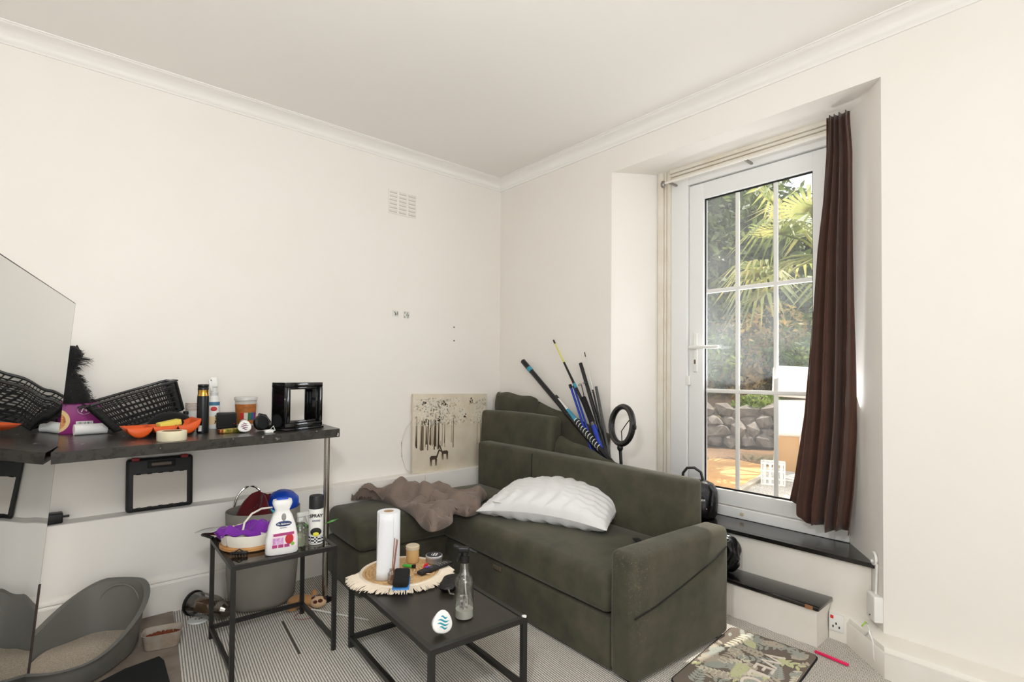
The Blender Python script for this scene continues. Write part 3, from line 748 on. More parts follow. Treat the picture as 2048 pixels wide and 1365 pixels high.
t = thing('worktop', 'black speckled laminate worktop along the wall on one chrome leg', 'worktop', (0, 0, 0))
fl = at(116, 905, Z=ZS); fr_ = at(681, 858, Z=ZS)
dx = (fr_-fl).normalized()
wl0 = Vector((-.78, fl.y+(-.78-fl.x)*dx.y/dx.x, 0))
mx0 = T0-ev*((T0.z-ZS)/ev.z)+Vector((.006, 0, 0))                  # where the mirror edge passes the worktop
mfy = fl.y+(mx0.x-.026-fl.x)*dx.y/dx.x
MB().prism([(mx0.x-.024, mfy), (fr_.x-.012, fr_.y-.002), (fr_.x, fr_.y+.010), (fr_.x+.045, 3.565), (-.5, 3.565), (-.5, mx0.y+.02), (mx0.x, mx0.y+.02)], ZS-.046, ZS).build('top_board', m_top, t, smooth=False)
lp = Vector((1.200, 3.06, 0))
leg = MB().cyl((lp.x, lp.y, .008), (lp.x, lp.y, ZS-.046), .0165, None, 20).build('leg', m_chrome, t)
MB().lathe([(.045, 0), (.045, .006), (.02, .012), (.017, .03)], 20, (lp.x, lp.y, 0)).build('foot', m_black, t)
MB().rbox((lp.x, lp.y, ZS-.052), (.09, .09, .010), .003).build('mounting_plate', m_chrome, t)

def onshelf(x, y, ymax=3.5):
    p = at(x, y, Z=ZS)
    if p.y > ymax: p = Vector((p.x*ymax/p.y, ymax, ZS))
    return Vector((p.x, p.y, ZS))
def mpp(p):                                              # metres per photo pixel at a point
    d = Vector(p)-Vector((0, 0, CAMH)); return d.dot(Vector(ROT[:, 2]))/FPX

# purple cardboard box
pr_ = at(202, 852, Y=3.445); pz = at(202, 806, Y=3.445)
bx1 = pr_.x; bh = (pz.z-ZS); bw = .30; bd = .10
t = thing('cardboard_box', 'purple cardboard food box behind the white roll on the worktop', 'box', (bx1-bw/2, 3.445+bd/2, ZS))
m_pur = mat('purple_card', (150, 34, 122), .45, noise=(5, (134, 24, 108), .25))
MB().rspan((-bw/2, -bd/2, 0), (bw/2, bd/2, bh), .003, 2).build('carton', m_pur, t)
yF = -bd/2-.0008
MB().cyl((-.035, yF+.001, bh*.44), (-.035, yF-.0006, bh*.44), .062, None, 36).build('bowl_picture', mat('bowl_print', (232, 196, 140), .5), t)
MB().cyl((-.035, yF, bh*.42), (-.035, yF-.001, bh*.42), .046, None, 36).build('food_picture', mat('food_print', (176, 98, 52), .6, noise=(120, (226, 160, 96), .1)), t)
bc = MB(); q = random.Random(4); xb = .055
MB().rspan((.05, yF-.0006, .012), (.118, yF+.001, .062), .0005, 1).build('barcode_panel', m_white, t, smooth=False)
for i in range(22):
    bc.span((.056+i*.0026, yF-.001, .016), (.056+i*.0026+q.choice((.0006, .0012, .0018)), yF-.0004, .058))
bc.build('barcode', mat('black_print', (20, 20, 20), .6), t, smooth=False)
rg = [(.082+.026*math.cos(a*PI/16), yF-.0006, bh-.035+.021*math.sin(a*PI/16)) for a in range(33)]
MB().tube(rg, .0012, 4, False).build('age_badge', m_white, t)
text('lettering', '7+', .03, m_white, t, (.082, yF-.0008, bh-.036), (PI/2, 0, 0), bold=True)

# white roll in front
p = onshelf(120, 868); p2 = onshelf(213, 866)
t = thing('paper_roll', 'white paper roll tube lying at the worktop front by mirror', 'roll', (0, 0, ZS))
r_ = .027; a0 = Vector((.055, 3.36, r_)); a1 = Vector((at(213, 866, Y=3.38).x, 3.38, r_))
MB().cyl(a0, a1, r_, None, 28).build('sheet_roll', mat('white_paper', (238, 236, 232), .7), t)
d_ = (a1-a0).normalized()
MB().cyl(a1-d_*.004, a1+d_*.001, .013, None, 20).build('cardboard_core', mat('brown_card', (150, 118, 86), .8), t)

# black cat sitting on the box, half hidden by the mirror
m_fur = mat('black_cat_fur', (14, 12, 12), .85, sheen=.15)
cz = ZS+bh; cy0 = 3.49
def cp(x, y): return at(x, y, Y=cy0)
t = thing('cat', 'black long-haired cat sitting on the purple box, half hidden by mirror', 'cat', (cp(140, 805).x, cy0, cz))
o0 = t.location
ring = []
body = [(172, 806, .085, .075), (170, 790, .088, .08), (160, 770, .075, .072), (148, 752, .055, .055), (141, 740, .05, .05), (138, 728, .058, .056), (137, 712, .064, .06), (137, 700, .055, .05), (137, 692, .03, .03)]
xoff = [-.062, -.068, -.055, -.035, -.03, -.018, -.006, -.006, -.004]
rings = []
for (x, y, rx, ry), xo in zip(body, xoff):
    c = cp(x, y)-o0; cx = c.x+xo
    rings.append([(cx+rx*math.cos(2*PI*j/18), ry*math.sin(2*PI*j/18), max(c.z, .001)) for j in range(18)])
bodyo = MB().loft(rings).build('body', m_fur, t, angle=80)
for ex, ez in ((154, 690), (128, 690)):
    tip = cp(ex, ez)-o0; b0 = cp(ex-6, 706)-o0
    MB().lathe([(.0, 0), (.004, -.006), (.018, -.04)], 10, (tip.x, 0, tip.z), 1, .6).build('ear', m_fur, t)
fur = MB(); q = random.Random(8)
for i in range(520):
    u = q.random(); k_ = min(int(u*(len(rings)-1)), len(rings)-2); f_ = u*(len(rings)-1)-k_
    an = q.uniform(0, 2*PI); j = int(an/(2*PI)*18) % 18
    p = Vector(rings[k_][j]).lerp(Vector(rings[k_+1][j]), f_); c = Vector((sum(v[0] for v in rings[k_])/18, 0, p.z))
    n = (p-c).normalized(); L = q.uniform(.012, .026)
    if k_ >= 6: L *= .5
    if k_ == 5 and n.x > .4: L *= 2.3
    fur.tube([p-n*.004, p+n*L*.6+Vector((0, 0, -.004)), p+n*L+Vector((q.uniform(-.008, .008), q.uniform(-.01, .01), q.uniform(-.022, .006)))], [.0022, .0014, .0004], 3, False)
o = fur.build('fur', m_fur, bodyo, smooth=False); o['kind'] = 'stuff'

# black slatted basket, tipped against the bowl
t = thing('storage_basket', 'black plastic lattice basket tipped at an angle on the worktop', 'basket')
m_bas = mat('black_ribbed_plastic', (44, 44, 43), .33)
c0 = onshelf(229, 853, 3.28); c0.z = ZS
t.location = (at(228, 853, Y=3.39).x, 3.39, ZS+.010); t.rotation_euler = (math.radians(0), math.radians(-18.5), math.radians(3))
BL, BD, BHh = .305, .17, .165; TL, TD = .385, .23; shx = -.072      # bottom-left corner is the pivot; sides flare upward
def bp_(u, v, h):   # u along length 0..1, v depth 0..1, h height 0..1
    x0, x1 = 0+(shx)*h, BL+(TL-BL+shx)*h
    y0, y1 = -(BD+(TD-BD)*h)/2, (BD+(TD-BD)*h)/2
    return Vector((x0+(x1-x0)*u, y0+(y1-y0)*v, BHh*h))
MB().grid(lambda u, v: bp_(u, v, .02), 4, 4).build('base', m_bas, t, thick=.004)
rim = [bp_(*q_, 1) for q_ in ((0,0),(1,0),(1,1),(0,1))]
rm = MB(); rc = []
for i in range(4):
    a, b2 = rim[i], rim[(i+1) % 4]
    for s_ in (.04, .5, .96): rc.append(a.lerp(b2, s_))
rm.tube(rc+[rc[0]], .0075, 8, False)
for v in (0, 1): rm.tube([bp_(0.02, v, .86), bp_(.98, v, .86)], .004, 6)
for u in (0, 1): rm.tube([bp_(u, .05, .86), bp_(u, .95, .86)], .004, 6)
rm.build('rim', m_bas, t)
for u, sg in ((0, -1), (1, 1)):
    a = bp_(u, .3, 1); b2 = bp_(u, .7, 1); o_ = Vector((sg*.022, 0, -.004))
    MB().tube([a, a+o_, b2+o_, b2], .005, 6).build('handle', m_bas, t)
def lattice(fn, nu, rows):
    m = MB(); th = .0026
    def bar(p, q2, w): m.tube([p, q2], w, 4)
    for i in range(nu+1): bar(fn(i/nu, .03), fn(i/nu, .98), .0030 if i not in (0, nu) else .009)
    for h in rows: bar(fn(0, h), fn(1, h), .0034)
    return m
rows = (.05, .16, .20, .36, .52, .68, .80)
lattice(lambda u, h: bp_(u, 0, h), 17, rows).build('lattice_side', m_bas, t, smooth=False)
lattice(lambda u, h: bp_(u, 1, h), 17, rows).build('lattice_side', m_bas, t, smooth=False)
lattice(lambda u, h: bp_(0, u, h), 6, rows).build('lattice_end', m_bas, t, smooth=False)
lattice(lambda u, h: bp_(1, u, h), 6, rows).build('lattice_end', m_bas, t, smooth=False)
for v in (0, 1):
    m = MB(); m.add([bp_(-.0, v, 0), bp_(.09, v, 0), bp_(.09, v, 1), bp_(0, v, 1)], ((0,1,2,3),)); m.add([bp_(.93, v, 0), bp_(1, v, 0), bp_(1, v, 1), bp_(.93, v, 1)], ((0,1,2,3),))
    m.add([bp_(0, v, 0), bp_(1, v, 0), bp_(1, v, .07), bp_(0, v, .07)], ((0,1,2,3),)); m.build('corner_panel', m_bas, t, thick=.003, smooth=False)
m = MB().add([bp_(1, 0, 0), bp_(1, 1, 0), bp_(1, 1, .9), bp_(1, 0, .9)], ((0,1,2,3),)); m.build('end_panel', m_bas, t, thick=.003, smooth=False)

# black felt hat/bowl under the basket
p = onshelf(342, 858, 3.225)
t = thing('felt_cap', 'soft black cap resting behind the orange tray on worktop', 'hat', Vector((p.x, 3.245, ZS)), .1)
MB().lathe([(.105, .002), (.108, .02), (.10, .055), (.078, .085), (.045, .102), (.0, .108)], 28, (0, 0, 0), 1.0, .75).build('crown', mat('black_felt', (12, 11, 12), .95, sheen=.1), t)
MB().lathe([(.0, .0), (.112, .0), (.112, .006), (.105, .012)], 28, (0, 0, 0), 1.0, .78).build('band', mat('black_felt', (12, 11, 12)), t)

# orange wavy snack tray
p = onshelf(318, 868, 3.17)
t = thing('snack_tray', 'orange plastic tray with three scooped compartments holding a sponge', 'tray', (p.x+.0, 3.10, ZS), math.radians(7))
m_or = mat('orange_plastic', (226, 92, 34), .35)
def tray(u, v):
    x = (u-.5)*.31; y = (v-.5)*.15
    a = abs(math.sin(PI*u*3)) if u < 1 else 0
    sc = (1-(2*v-1)**2)
    dip = a**.7*sc**.5
    return (x, y, .052-.046*dip+.028*max(0, (u-.72)/.28)**1.5)
g = MB().grid(tray, 48, 16); g.build('scoops', m_or, t, thick=.003, angle=70)
fr2 = MB()
def trayf(u, v):
    x = (u-.5)*.31; a = abs(math.sin(PI*u*3))
    zt = .052+.028*max(0, (u-.72)/.28)**1.5
    zb = .052-.048*a**.6+.02*max(0, (u-.75)/.25)
    return (x, -.075-.006*a*math.sin(PI*v), zb+(zt-zb)*v)
fr2.grid(trayf, 48, 5).build('front_wall', m_or, t, thick=.003, angle=70)
sp_ = thing('sponge', 'yellow washing-up sponge lying in the orange tray', 'sponge', (p.x+.035, 3.10, ZS+.042), math.radians(12)); sp_.rotation_euler = (0, math.radians(-10), math.radians(12))
MB().rbox((0, 0, .016), (.095, .06, .028), .004, 2).build('foam', mat('yellow_foam', (232, 212, 96), .95, bump=(160, .8, .003)), sp_)
MB().rbox((0, 0, -.001), (.095, .06, .008), .002, 2).build('scourer', mat('green_scourer', (74, 92, 60), .95, bump=(200, 1, .002)), sp_)

# masking tape
p = onshelf(345, 882); 
t = thing('tape_roll', 'wide cream masking tape roll lying at the worktop front', 'tape', (p.x, p.y+.02, ZS))
MB().lathe([(.040, 0), (.058, 0), (.060, .003), (.060, .042), (.058, .044), (.040, .044), (.040, 0)], 40).build('tape', mat('cream_masking_tape', (236, 224, 192), .6), t)
MB().lathe([(.037, .001), (.0398, .001), (.0398, .0445), (.037, .0445), (.037, .001)], 32).build('core', mat('brown_card', (150, 118, 86)), t)

def can(name, label, cat, px, py, prof_parts, rz=None, ymax=3.5):
    p = onshelf(px, py, ymax)
    t = thing(name, label, cat, p, face_cam(p) if rz is None else rz)
    for nm, prof, m in prof_parts: MB().lathe(prof, 28).build(nm, m, t)
    return t, p
# black spray can
k_ = mpp(onshelf(405, 865)); H1 = 96*k_; R1 = 10.5*k_
m_gold = mat('polished_gold', (206, 160, 74), .2, 1.0); m_can = mat('dark_gunmetal', (52, 53, 55), .28, .75)
t, p = can('spray_can', 'tall dark gunmetal body spray can with gold collar on worktop', 'spray can', 405, 866, (
    ('can', [(R1*.95, 0), (R1, .006), (R1, H1*.70), (R1*.97, H1*.76)], m_can),
    ('collar', [(R1*.97, H1*.76), (R1*.92, H1*.78), (R1*.88, H1*.83), (R1*.92, H1*.885)], m_gold),
    ('cap', [(R1*.92, H1*.885), (R1*.92, H1*.93), (R1*.85, H1*.94), (R1*.92, H1*.95), (R1*.92, H1*.99), (R1*.86, H1)], m_black)))
MB().rbox((-R1*.45, -R1*.9, H1*.10), (R1*.6, .002, H1*.12), .0005, 1, (0, 0, -.4)).build('barcode_label', m_white, t)
MB().lathe([(R1*1.008, H1*.53), (R1*1.008, H1*.535)], 28).build('pin_stripe', m_black, t)
# white spray bottle behind
H2 = 100*mpp(onshelf(428, 855)); R2 = 10*mpp(onshelf(428, 855))
t, p = can('spray_bottle', 'white atomiser bottle with blue and red label behind the dark can', 'spray bottle', 427, 857, (
    ('bottle', [(R2*.95, 0), (R2, .006), (R2, H2*.52), (R2*.85, H2*.6), (R2*.7, H2*.64)], m_white),
    ('neck', [(R2*.7, H2*.64), (R2*.75, H2*.70), (R2*.6, H2*.72), (R2*.55, H2*.8)], mat('pale_grey_plastic', (214, 214, 212), .4))))
MB().rbox((-R2*.05, 0, H2*.90), (R2*1.3, R2*1.2, H2*.2), .008, 3, (0, -.1, 0)).build('pump_head', m_white, t)
MB().rbox((-R2*.62, -R2*.5, H2*.84), (R2*.55, R2*.5, H2*.24), .006, 3, (0, -.18, 0)).build('trigger', m_white, t)
MB().cyl((-R2*.55, -R2*.74, H2*.945), (-R2*.55, -R2*.80, H2*.945), .0035, None, 12).build('nozzle', m_black, t)
MB().lathe([(R2*1.01, H2*.45), (R2*1.01, H2*.52)], 28).build('blue_band', mat('teal_blue_print', (68, 116, 148), .5), t)
MB().ball((0, -R2*.98, H2*.385), (R2*.55, .0025, H2*.045)).build('red_badge', mat('red_print', (196, 44, 44), .5), t)
MB().lathe([(R2*1.008, H2*.08), (R2*1.008, H2*.24)], 28).build('label_band', mat('cream_orange_print', (236, 206, 160), .5), t)
dg = MB()
for (x, z, w_, h_, r2) in ((.35, .245, .22, .02, .3), (.38, .20, .10, .05, 0), (.40, .15, .3, .02, -.3), (.28, .12, .10, .05, .5), (.48, .11, .08, .06, -.3)): dg.box((R2*x, -R2*.96, H2*z), (R2*w_*1.4, .004, H2*h_), (0, r2, 0))
dg.build('brush_mark', mat('black_print', (20, 20, 20)), t, smooth=False)
# stacked paper cups and small flask
p = onshelf(383, 854, 3.44); kk = mpp(p)
t = thing('cup_stack', 'stack of thin white paper cups behind the dark spray can', 'cup', p)
MB().lathe([(.024, 0), (.030, .095)], 24).build('cup', m_white, t)
for i in range(6):
    z = .095+i*.008; MB().lathe([(.0300, z), (.0325, z+.002), (.0325, z+.005), (.0300, z+.007)], 24).build('cup_rim', mat('blush_paper_cup', (232, 218, 208), .6), t)
p = onshelf(371, 860, 3.34)
t = thing('glass_vial', 'small clear bottle with dark cap beside the paper cups', 'bottle', p)
MB().lathe([(.018, 0), (.0185, .004), (.0175, .055), (.013, .075), (.012, .082)], 20).build('bottle', mat('smoky_clear_plastic', (196, 198, 194), .12, trans=.5), t)
MB().lathe([(.0135, .082), (.0135, .098), (.010, .101)], 20).build('cap', m_black, t)
# black speaker box
p = onshelf(452, 857, 3.42)
t = thing('desk_speaker', 'small black box speaker with red light behind the gold packet', 'speaker', p, math.radians(-6))
MB().rbox((0, 0, .045), (.098, .075, .088), .008, 3).build('case', mat('satin_black_plastic', (30, 30, 31), .45), t)
MB().rbox((0, -.036, .047), (.086, .004, .07), .003, 2).build('grille', mat('black_grille', (24, 24, 24), .8, bump=(400, .6, .001)), t)
MB().ball((.036, -.040, .028), .002, 8, 6).build('indicator', mat('red_indicator', (190, 40, 40), .3, emit=((255, 40, 30), .6)), t)
# sweet tub
p = onshelf(491, 851, 3.46); kk = mpp(p)
t = thing('plastic_tub', 'clear plastic tub with orange label and lid on the worktop', 'tub', p, face_cam(p))
hT = 57*kk; rT = 20*kk
MB().lathe([(rT*.82, 0), (rT*.85, .004), (rT*.98, hT*.86)], 32).build('tub', mat('clear_tub_plastic', (236, 230, 222), .25, trans=.35), t)
MB().lathe([(rT*1.0, hT*.86), (rT*1.06, hT*.88), (rT*1.06, hT*.97), (rT*1.0, hT), (0, hT)], 32).build('lid', mat('frosted_lid', (226, 222, 216), .35, trans=.2), t)
MB().lathe([(rT*.865, hT*.06), (rT*.965, hT*.75)], 32).build('label_sleeve', mat('amber_label', (196, 112, 48), .5, noise=(40, (148, 92, 40), .2)), t)
for a, c_, nm in ((-1.95, (196, 52, 44), 'red'), (-1.55, (216, 210, 196), 'pale'), (-1.2, (62, 118, 74), 'green'), (-.9, (48, 96, 150), 'blue'), (-.62, (150, 46, 110), 'magenta')):
    rr_ = rT*.935; MB().rbox((rr_*math.cos(a), rr_*math.sin(a), hT*.33), (.003, .020, hT*.26), .001, 1, (0, .10, a)).build('label_patch', mat(nm+'_label_print', c_, .5), t)
# gold packet
p = onshelf(462, 866, 3.28)
t = thing('foil_packet', 'flat gold foil packet in front of the black speaker', 'packet', p, math.radians(7))
MB().rbox((.0, 0, .011), (.088, .045, .022), .004, 2).build('wrapper', mat('gold_foil', (190, 160, 72), .35, .7, noise=(60, (90, 96, 40), .12)), t)
MB().rbox((-.052, 0, .011), (.018, .04, .02), .003, 2).build('end_fold', mat('copper_foil', (150, 88, 50), .4, .7), t)
MB().rbox((.052, 0, .012), (.018, .046, .024), .003, 2).build('end_cap', m_black, t)
# round air fresheners: on worktop and coffee table
m_logo_m = mat('maroon_print', (110, 36, 70), .5); m_logo_t = mat('teal_print', (46, 148, 168), .5)
def freshener(label, loc, rot, r, mlogo, group='round plug-in fresheners'):
    t = thing('air_freshener', label, 'air freshener', loc, 0, group); t.rotation_euler = rot
    # local -Y is the face
    pts = []
    def sh(rr, y):
        ring = []
        for j in range(36):
            a = 2*PI*j/36; k = 1+.06*math.cos(3*(a-PI/2))
            ring.append((rr*k*math.cos(a), y, rr*k*math.sin(a)))
        return ring
    MB().loft([sh(r*.62, r*.95), sh(r*.72, r*.6), sh(r*.95, r*.18), sh(r, .0), sh(r*.97, -r*.10), sh(r*.86, -r*.16)]).build('case', m_white, t, angle=50)
    lg = MB()
    for i in range(4):
        z0 = r*(.44-.29*i); L = r*(.36, .60, .62, .42)[i]; x0 = r*(.08, .02, -.02, .04)[i]
        top, bot = [], []
        for s in range(13):
            u = s/12; x = x0-L+2*L*u; zc = z0+r*.09*math.sin(2*PI*u+.3); th = r*.085*math.sin(PI*u)**.8
            top.append((x, -r*.17, zc+th)); bot.append((x, -r*.17, zc-th))
        lg.add(top+bot, [(k, k+1, 13+k+1, 13+k) for k in range(12)])
    lg.build('wave_logo', mlogo, t, thick=.0012)
    return t
p = onshelf(491, 867); 
freshener('round white freshener with maroon wave logo on the worktop', (p.x, p.y+.02, ZS+.0335), (math.radians(-14), 0, face_cam(p)), .0315, m_logo_m)
# clear glass dome tealight behind it
p = onshelf(487, 861, 3.25)
t = thing('glass_tealight', 'small clear glass dome just behind the maroon-logo freshener', 'glass', p)
MB().lathe([(.022, 0), (.024, .004), (.024, .03), (.020, .048), (.010, .058), (0, .06)], 20).build('dome', mat('cloudy_glass', (206, 202, 194), .15, trans=.6), t)
# black charger dock and visor
p = onshelf(522, 862, 3.26)
t = thing('headphones', 'black folded headphones lying left of the black lantern', 'headphones', p, math.radians(20))
MB().lathe([(.0, -.018), (.034, -.018), (.042, -.008), (.042, .010), (.034, .018), (0, .018)], 28).move(Matrix.Translation((0, 0, .0435)) @ Euler((math.radians(82), 0, 0)).to_matrix().to_4x4()).build('ear_cup', m_black, t)
MB().lathe([(.0, -.016), (.030, -.016), (.037, -.006), (.037, .008), (.03, .014), (0, .014)], 28).move(Matrix.Translation((.075, .03, .018)) @ Euler((math.radians(12), 0, 0)).to_matrix().to_4x4()).build('ear_cup', m_black, t)
MB().tube([(0, .03, .06), (.03, .06, .085), (.075, .07, .075), (.10, .055, .03)], .006, 8).build('headband', m_black, t)
# white plug
p = onshelf(538, 866, 3.2)
t = thing('usb_plug', 'tiny white charger plug and lead beside the black lantern', 'plug', p, math.radians(8))
MB().rbox((0, 0, .008), (.042, .02, .016), .003, 2).build('plug_body', m_white, t)
MB().tube([(.021, 0, .008), (.034, .004, .010), (.036, .03, .03), (.03, .05, .012), (.01, .09, .003)], .002, 6).build('lead', m_white, t)
# black lantern frame
fl_ = onshelf(571, 864); k3 = mpp(fl_)
t = thing('lantern', 'square glossy black open-sided lantern on the worktop end', 'lantern', (fl_.x, fl_.y, ZS), math.radians(20))
LW, LD, LH = .245, .12, .262
m_lac = mat('black_lacquer', (10, 10, 10), .12, coat=.6)
def frame(nm, x0, x1, z0, z1, wd, y0, y1):
    f = MB(); f.rspan((x0, y0, z0), (x1, y1, z0+wd), .003, 2).rspan((x0, y0, z1-wd), (x1, y1, z1), .003, 2)
    f.rspan((x0, y0, z0+wd), (x0+wd, y1, z1-wd), .003, 2).rspan((x1-wd, y0, z0+wd), (x1, y1, z1-wd), .003, 2)
    return f.build(nm, m_lac, t)
frame('front_frame', 0, LW, .014, LH, .026, 0, .010)
frame('inner_frame', .022, LW-.022, .036, LH-.022, .016, .010, .018)
frame('rear_frame', 0, LW, .014, LH, .03, LD-.012, LD)
MB().rspan((-.006, -.006, 0), (LW+.006, LD+.006, .014), .003, 2).build('plinth', m_lac, t)
MB().rspan((0, .010, LH-.012), (LW, LD-.012, LH), .002, 1).build('top_panel', m_lac, t)
MB().rspan((0, .010, .014), (.006, LD-.012, LH-.012), .002, 1).build('side_panel', m_lac, t)
MB().rspan((LW-.006, .010, .014), (LW, LD-.012, LH-.012), .002, 1).build('side_panel', m_lac, t)

# tool case on the ledge under the worktop
A = at(250, 1022, Y=3.535); B_ = at(384, 1006, Y=3.535); C_ = at(385, 905, Y=3.56)
w_ = (B_-A).length; h_ = C_.z-B_.z
t = thing('tool_case', 'black plastic tool case with blank white panel leaning under the worktop', 'case', (A.x, 3.50, .568)); t.rotation_euler = (math.radians(-4), 0, 0)
MB().rspan((0, 0, 0), (w_, .045, h_), .018, 4).build('shell', mat('black_moulded_plastic', (22, 22, 22), .5), t)
MB().rspan((w_*.10, -.002, h_*.075), (w_*.90, .004, h_*.70), .003, 2).build('white_panel', mat('white_card_insert', (214, 206, 196), .6), t)
nb = MB()
for i in range(5): 
    for za, zb in ((.055, .085), (.69, .715)): MB().rspan((w_*(.14+.16*i), -.004, h_*za), (w_*(.21+.16*i), .006, h_*zb), .002, 1).build('retaining_lug', mat('black_moulded_plastic', (22, 22, 22)), t)
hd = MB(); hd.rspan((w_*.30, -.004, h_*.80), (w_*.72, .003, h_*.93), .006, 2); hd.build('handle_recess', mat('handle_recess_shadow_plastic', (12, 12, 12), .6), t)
MB().rspan((w_*.36, -.006, h_*.84), (w_*.66, .0, h_*.90), .006, 2).build('handle', mat('grey_handle_plastic', (112, 100, 88), .5), t)
for u in (.13, .86): MB().rspan((w_*u-.018, -.004, h_*.95), (w_*u+.018, .03, h_+.004), .004, 2).build('latch', mat('red_latch_plastic', (140, 34, 32), .5), t)
# charger on the ledge at the mirror edge
p = at(120, 1049, Y=3.49)
t = thing('plug_adapter', 'black mains adapter lying on the wall ledge by the mirror', 'adapter', (p.x-.02, 3.515, .568), math.radians(2))
MB().rbox((-.02, 0, .026), (.10, .06, .05), .006, 3).build('adapter_body', m_black, t)
MB().rbox((.042, 0, .028), (.028, .012, .010), .002, 2).build('plug_pin', m_black, t)
# ================================================================== LEFT FLOOR, SIDE TABLE and its things
m_plank = mat('grey_wood_laminate', (150, 136, 122), .55, noise=(9, (118, 105, 94), .22), bump=(40, .2, .001))
pk = [(.498, 3.445), (.482, 3.27), (.464, 3.10), (.447, 2.92), (.43, 2.74), (.41, 2.55), (.39, 2.36)]
labs = ['grey laminate plank against the skirting behind the litter tray', 'grey laminate plank under the food bowl and litter tray back', 'grey laminate plank beneath the middle of the litter tray', 'grey laminate plank partly under the black rubber mat', 'grey laminate plank at the bottom edge under black mat', 'nearest grey laminate plank mostly outside the picture bottom']
for i in range(6):
    (xa, ya), (xb, yb) = pk[i], pk[i+1]
    tag(MB().prism([(-.42, ya-.003), (-.42, yb), (xb, yb), (xa, ya-.003)], 0, .008).build('laminate_plank', m_plank, None, smooth=False), labs[i], 'plank', 'laminate planks under the litter tray')
# black rubber mat
bmx = [at(x, y, Z=.012) for x, y in ((250, 1339), (318, 1314), (328, 1322), (345, 1385))]
poly = [(bmx[0].x-.14, bmx[0].y-.08)]+[(p.x, p.y) for p in bmx]+[(-.05, 2.5)]
tag(MB().prism(poly, .0085, .014).build('rubber_mat', mat('black_rubber', (26, 26, 27), .9, bump=(300, .4, .001)), None), 'black rubber mat in front of the grey litter tray', 'mat')

# litter tray
m_tray = mat('grey_litter_plastic', (112, 110, 104), .42)
TC = Vector((.10, 3.06, .014)); td = Vector((.62, .785, 0)); tsd = Vector((td.y, -td.x, 0))
t = thing('litter_tray', 'large grey oval cat litter tray with high back', 'litter tray', TC)
def tring(sl, ss, zf, n=56, p=2.5):
    R = []
    for j in range(n):
        a = 2*PI*j/n; c, s_ = math.cos(a), math.sin(a)
        x = math.copysign(abs(c)**(2/p), c)*sl; y = math.copysign(abs(s_)**(2/p), s_)*ss
        q = td*x+tsd*y; q.z = zf(x/sl); R.append(q)
    return R
zr = lambda u: .11+.175*max(0, min(1, (u+.75)/1.7))**1.5
o_ = lambda f: (lambda u: zr(u)*f)
rings = [tring(.22, .152, lambda u: 0), tring(.238, .168, o_(.12)), tring(.262, .191, o_(.95)), tring(.278, .206, o_(.97)), tring(.280, .208, o_(1.0)), tring(.271, .199, o_(1.015)), tring(.255, .185, o_(.98)), tring(.243, .173, o_(.55)), tring(.226, .157, lambda u: .010)]
MB().loft(rings, True, True).build('shell', m_tray, t, angle=50)
ar = []
for i in range(25):
    a = PI*i/24; w_ = .105*math.cos(a); h_ = .19*math.sin(a)**.55
    x = .268-.012; q = td*(.262-.018*(1-h_/.2))+tsd*w_; q = td*(.226+.016*(h_/.2)-.9*w_*w_)+tsd*w_; q.z = .075+h_; ar.append(q)
MB().tube(ar, .003, 6).build('arch_rib', mat('grey_litter_plastic_light', (128, 126, 120), .42), t)
def lit(u, v):
    r = u; a = 2*PI*v; x = r*.232*math.cos(a); y = r*.162*math.sin(a)
    q = td*x+tsd*y; q.z = .058+.018*(1-r)+.006*math.sin(23*x+9*y)*math.cos(19*y)-.01*x/.25; return q
m_lit = mat('sandy_litter', (212, 200, 182), .95, noise=(210, (172, 156, 136), .16), bump=(190, 1, .006))
o = MB().grid(lit, 14, 48).build('litter', m_lit, t, angle=80); o['kind'] = 'stuff'
# food bowl
p = at(328, 1298, Z=.008); 
t = thing('food_bowl', 'small grey plastic tub of red-brown cat biscuits on the planks', 'bowl', (.400, 3.045, .0085), math.radians(-30)); t.rotation_euler = (0, 0, math.radians(-14))
def brg(a_, b_, z, n=40, p=4.5):
    return [(math.copysign(abs(math.cos(2*PI*j/n))**(2/p), math.cos(2*PI*j/n))*a_, math.copysign(abs(math.sin(2*PI*j/n))**(2/p), math.sin(2*PI*j/n))*b_, z) for j in range(n)]
MB().loft([brg(.066, .042, 0), brg(.070, .046, .004), brg(.082, .056, .074), brg(.084, .058, .076), brg(.081, .055, .076), brg(.068, .044, .006)]).build('tub', mat('cloudy_grey_plastic', (176, 168, 156), .4, noise=(18, (158, 138, 118), .2)), t, angle=50)
kb = MB(); q = random.Random(2)
for _ in range(330):
    x, y = q.uniform(-.066, .066), q.uniform(-.042, .042); kb.ball((x, y, .041+.014*(1-(x/.075)**2)*q.uniform(.3, 1)), (q.uniform(.004, .0065), q.uniform(.004, .006), .004), 6, 4)
MB().prism([(a[0], a[1]) for a in brg(.067, .043, 0)], .010, .040).build('kibble_bed', mat('kibble', (126, 62, 36), .9), t)
o = kb.build('kibble', mat('kibble', (126, 62, 36)), t); o['kind'] = 'stuff'
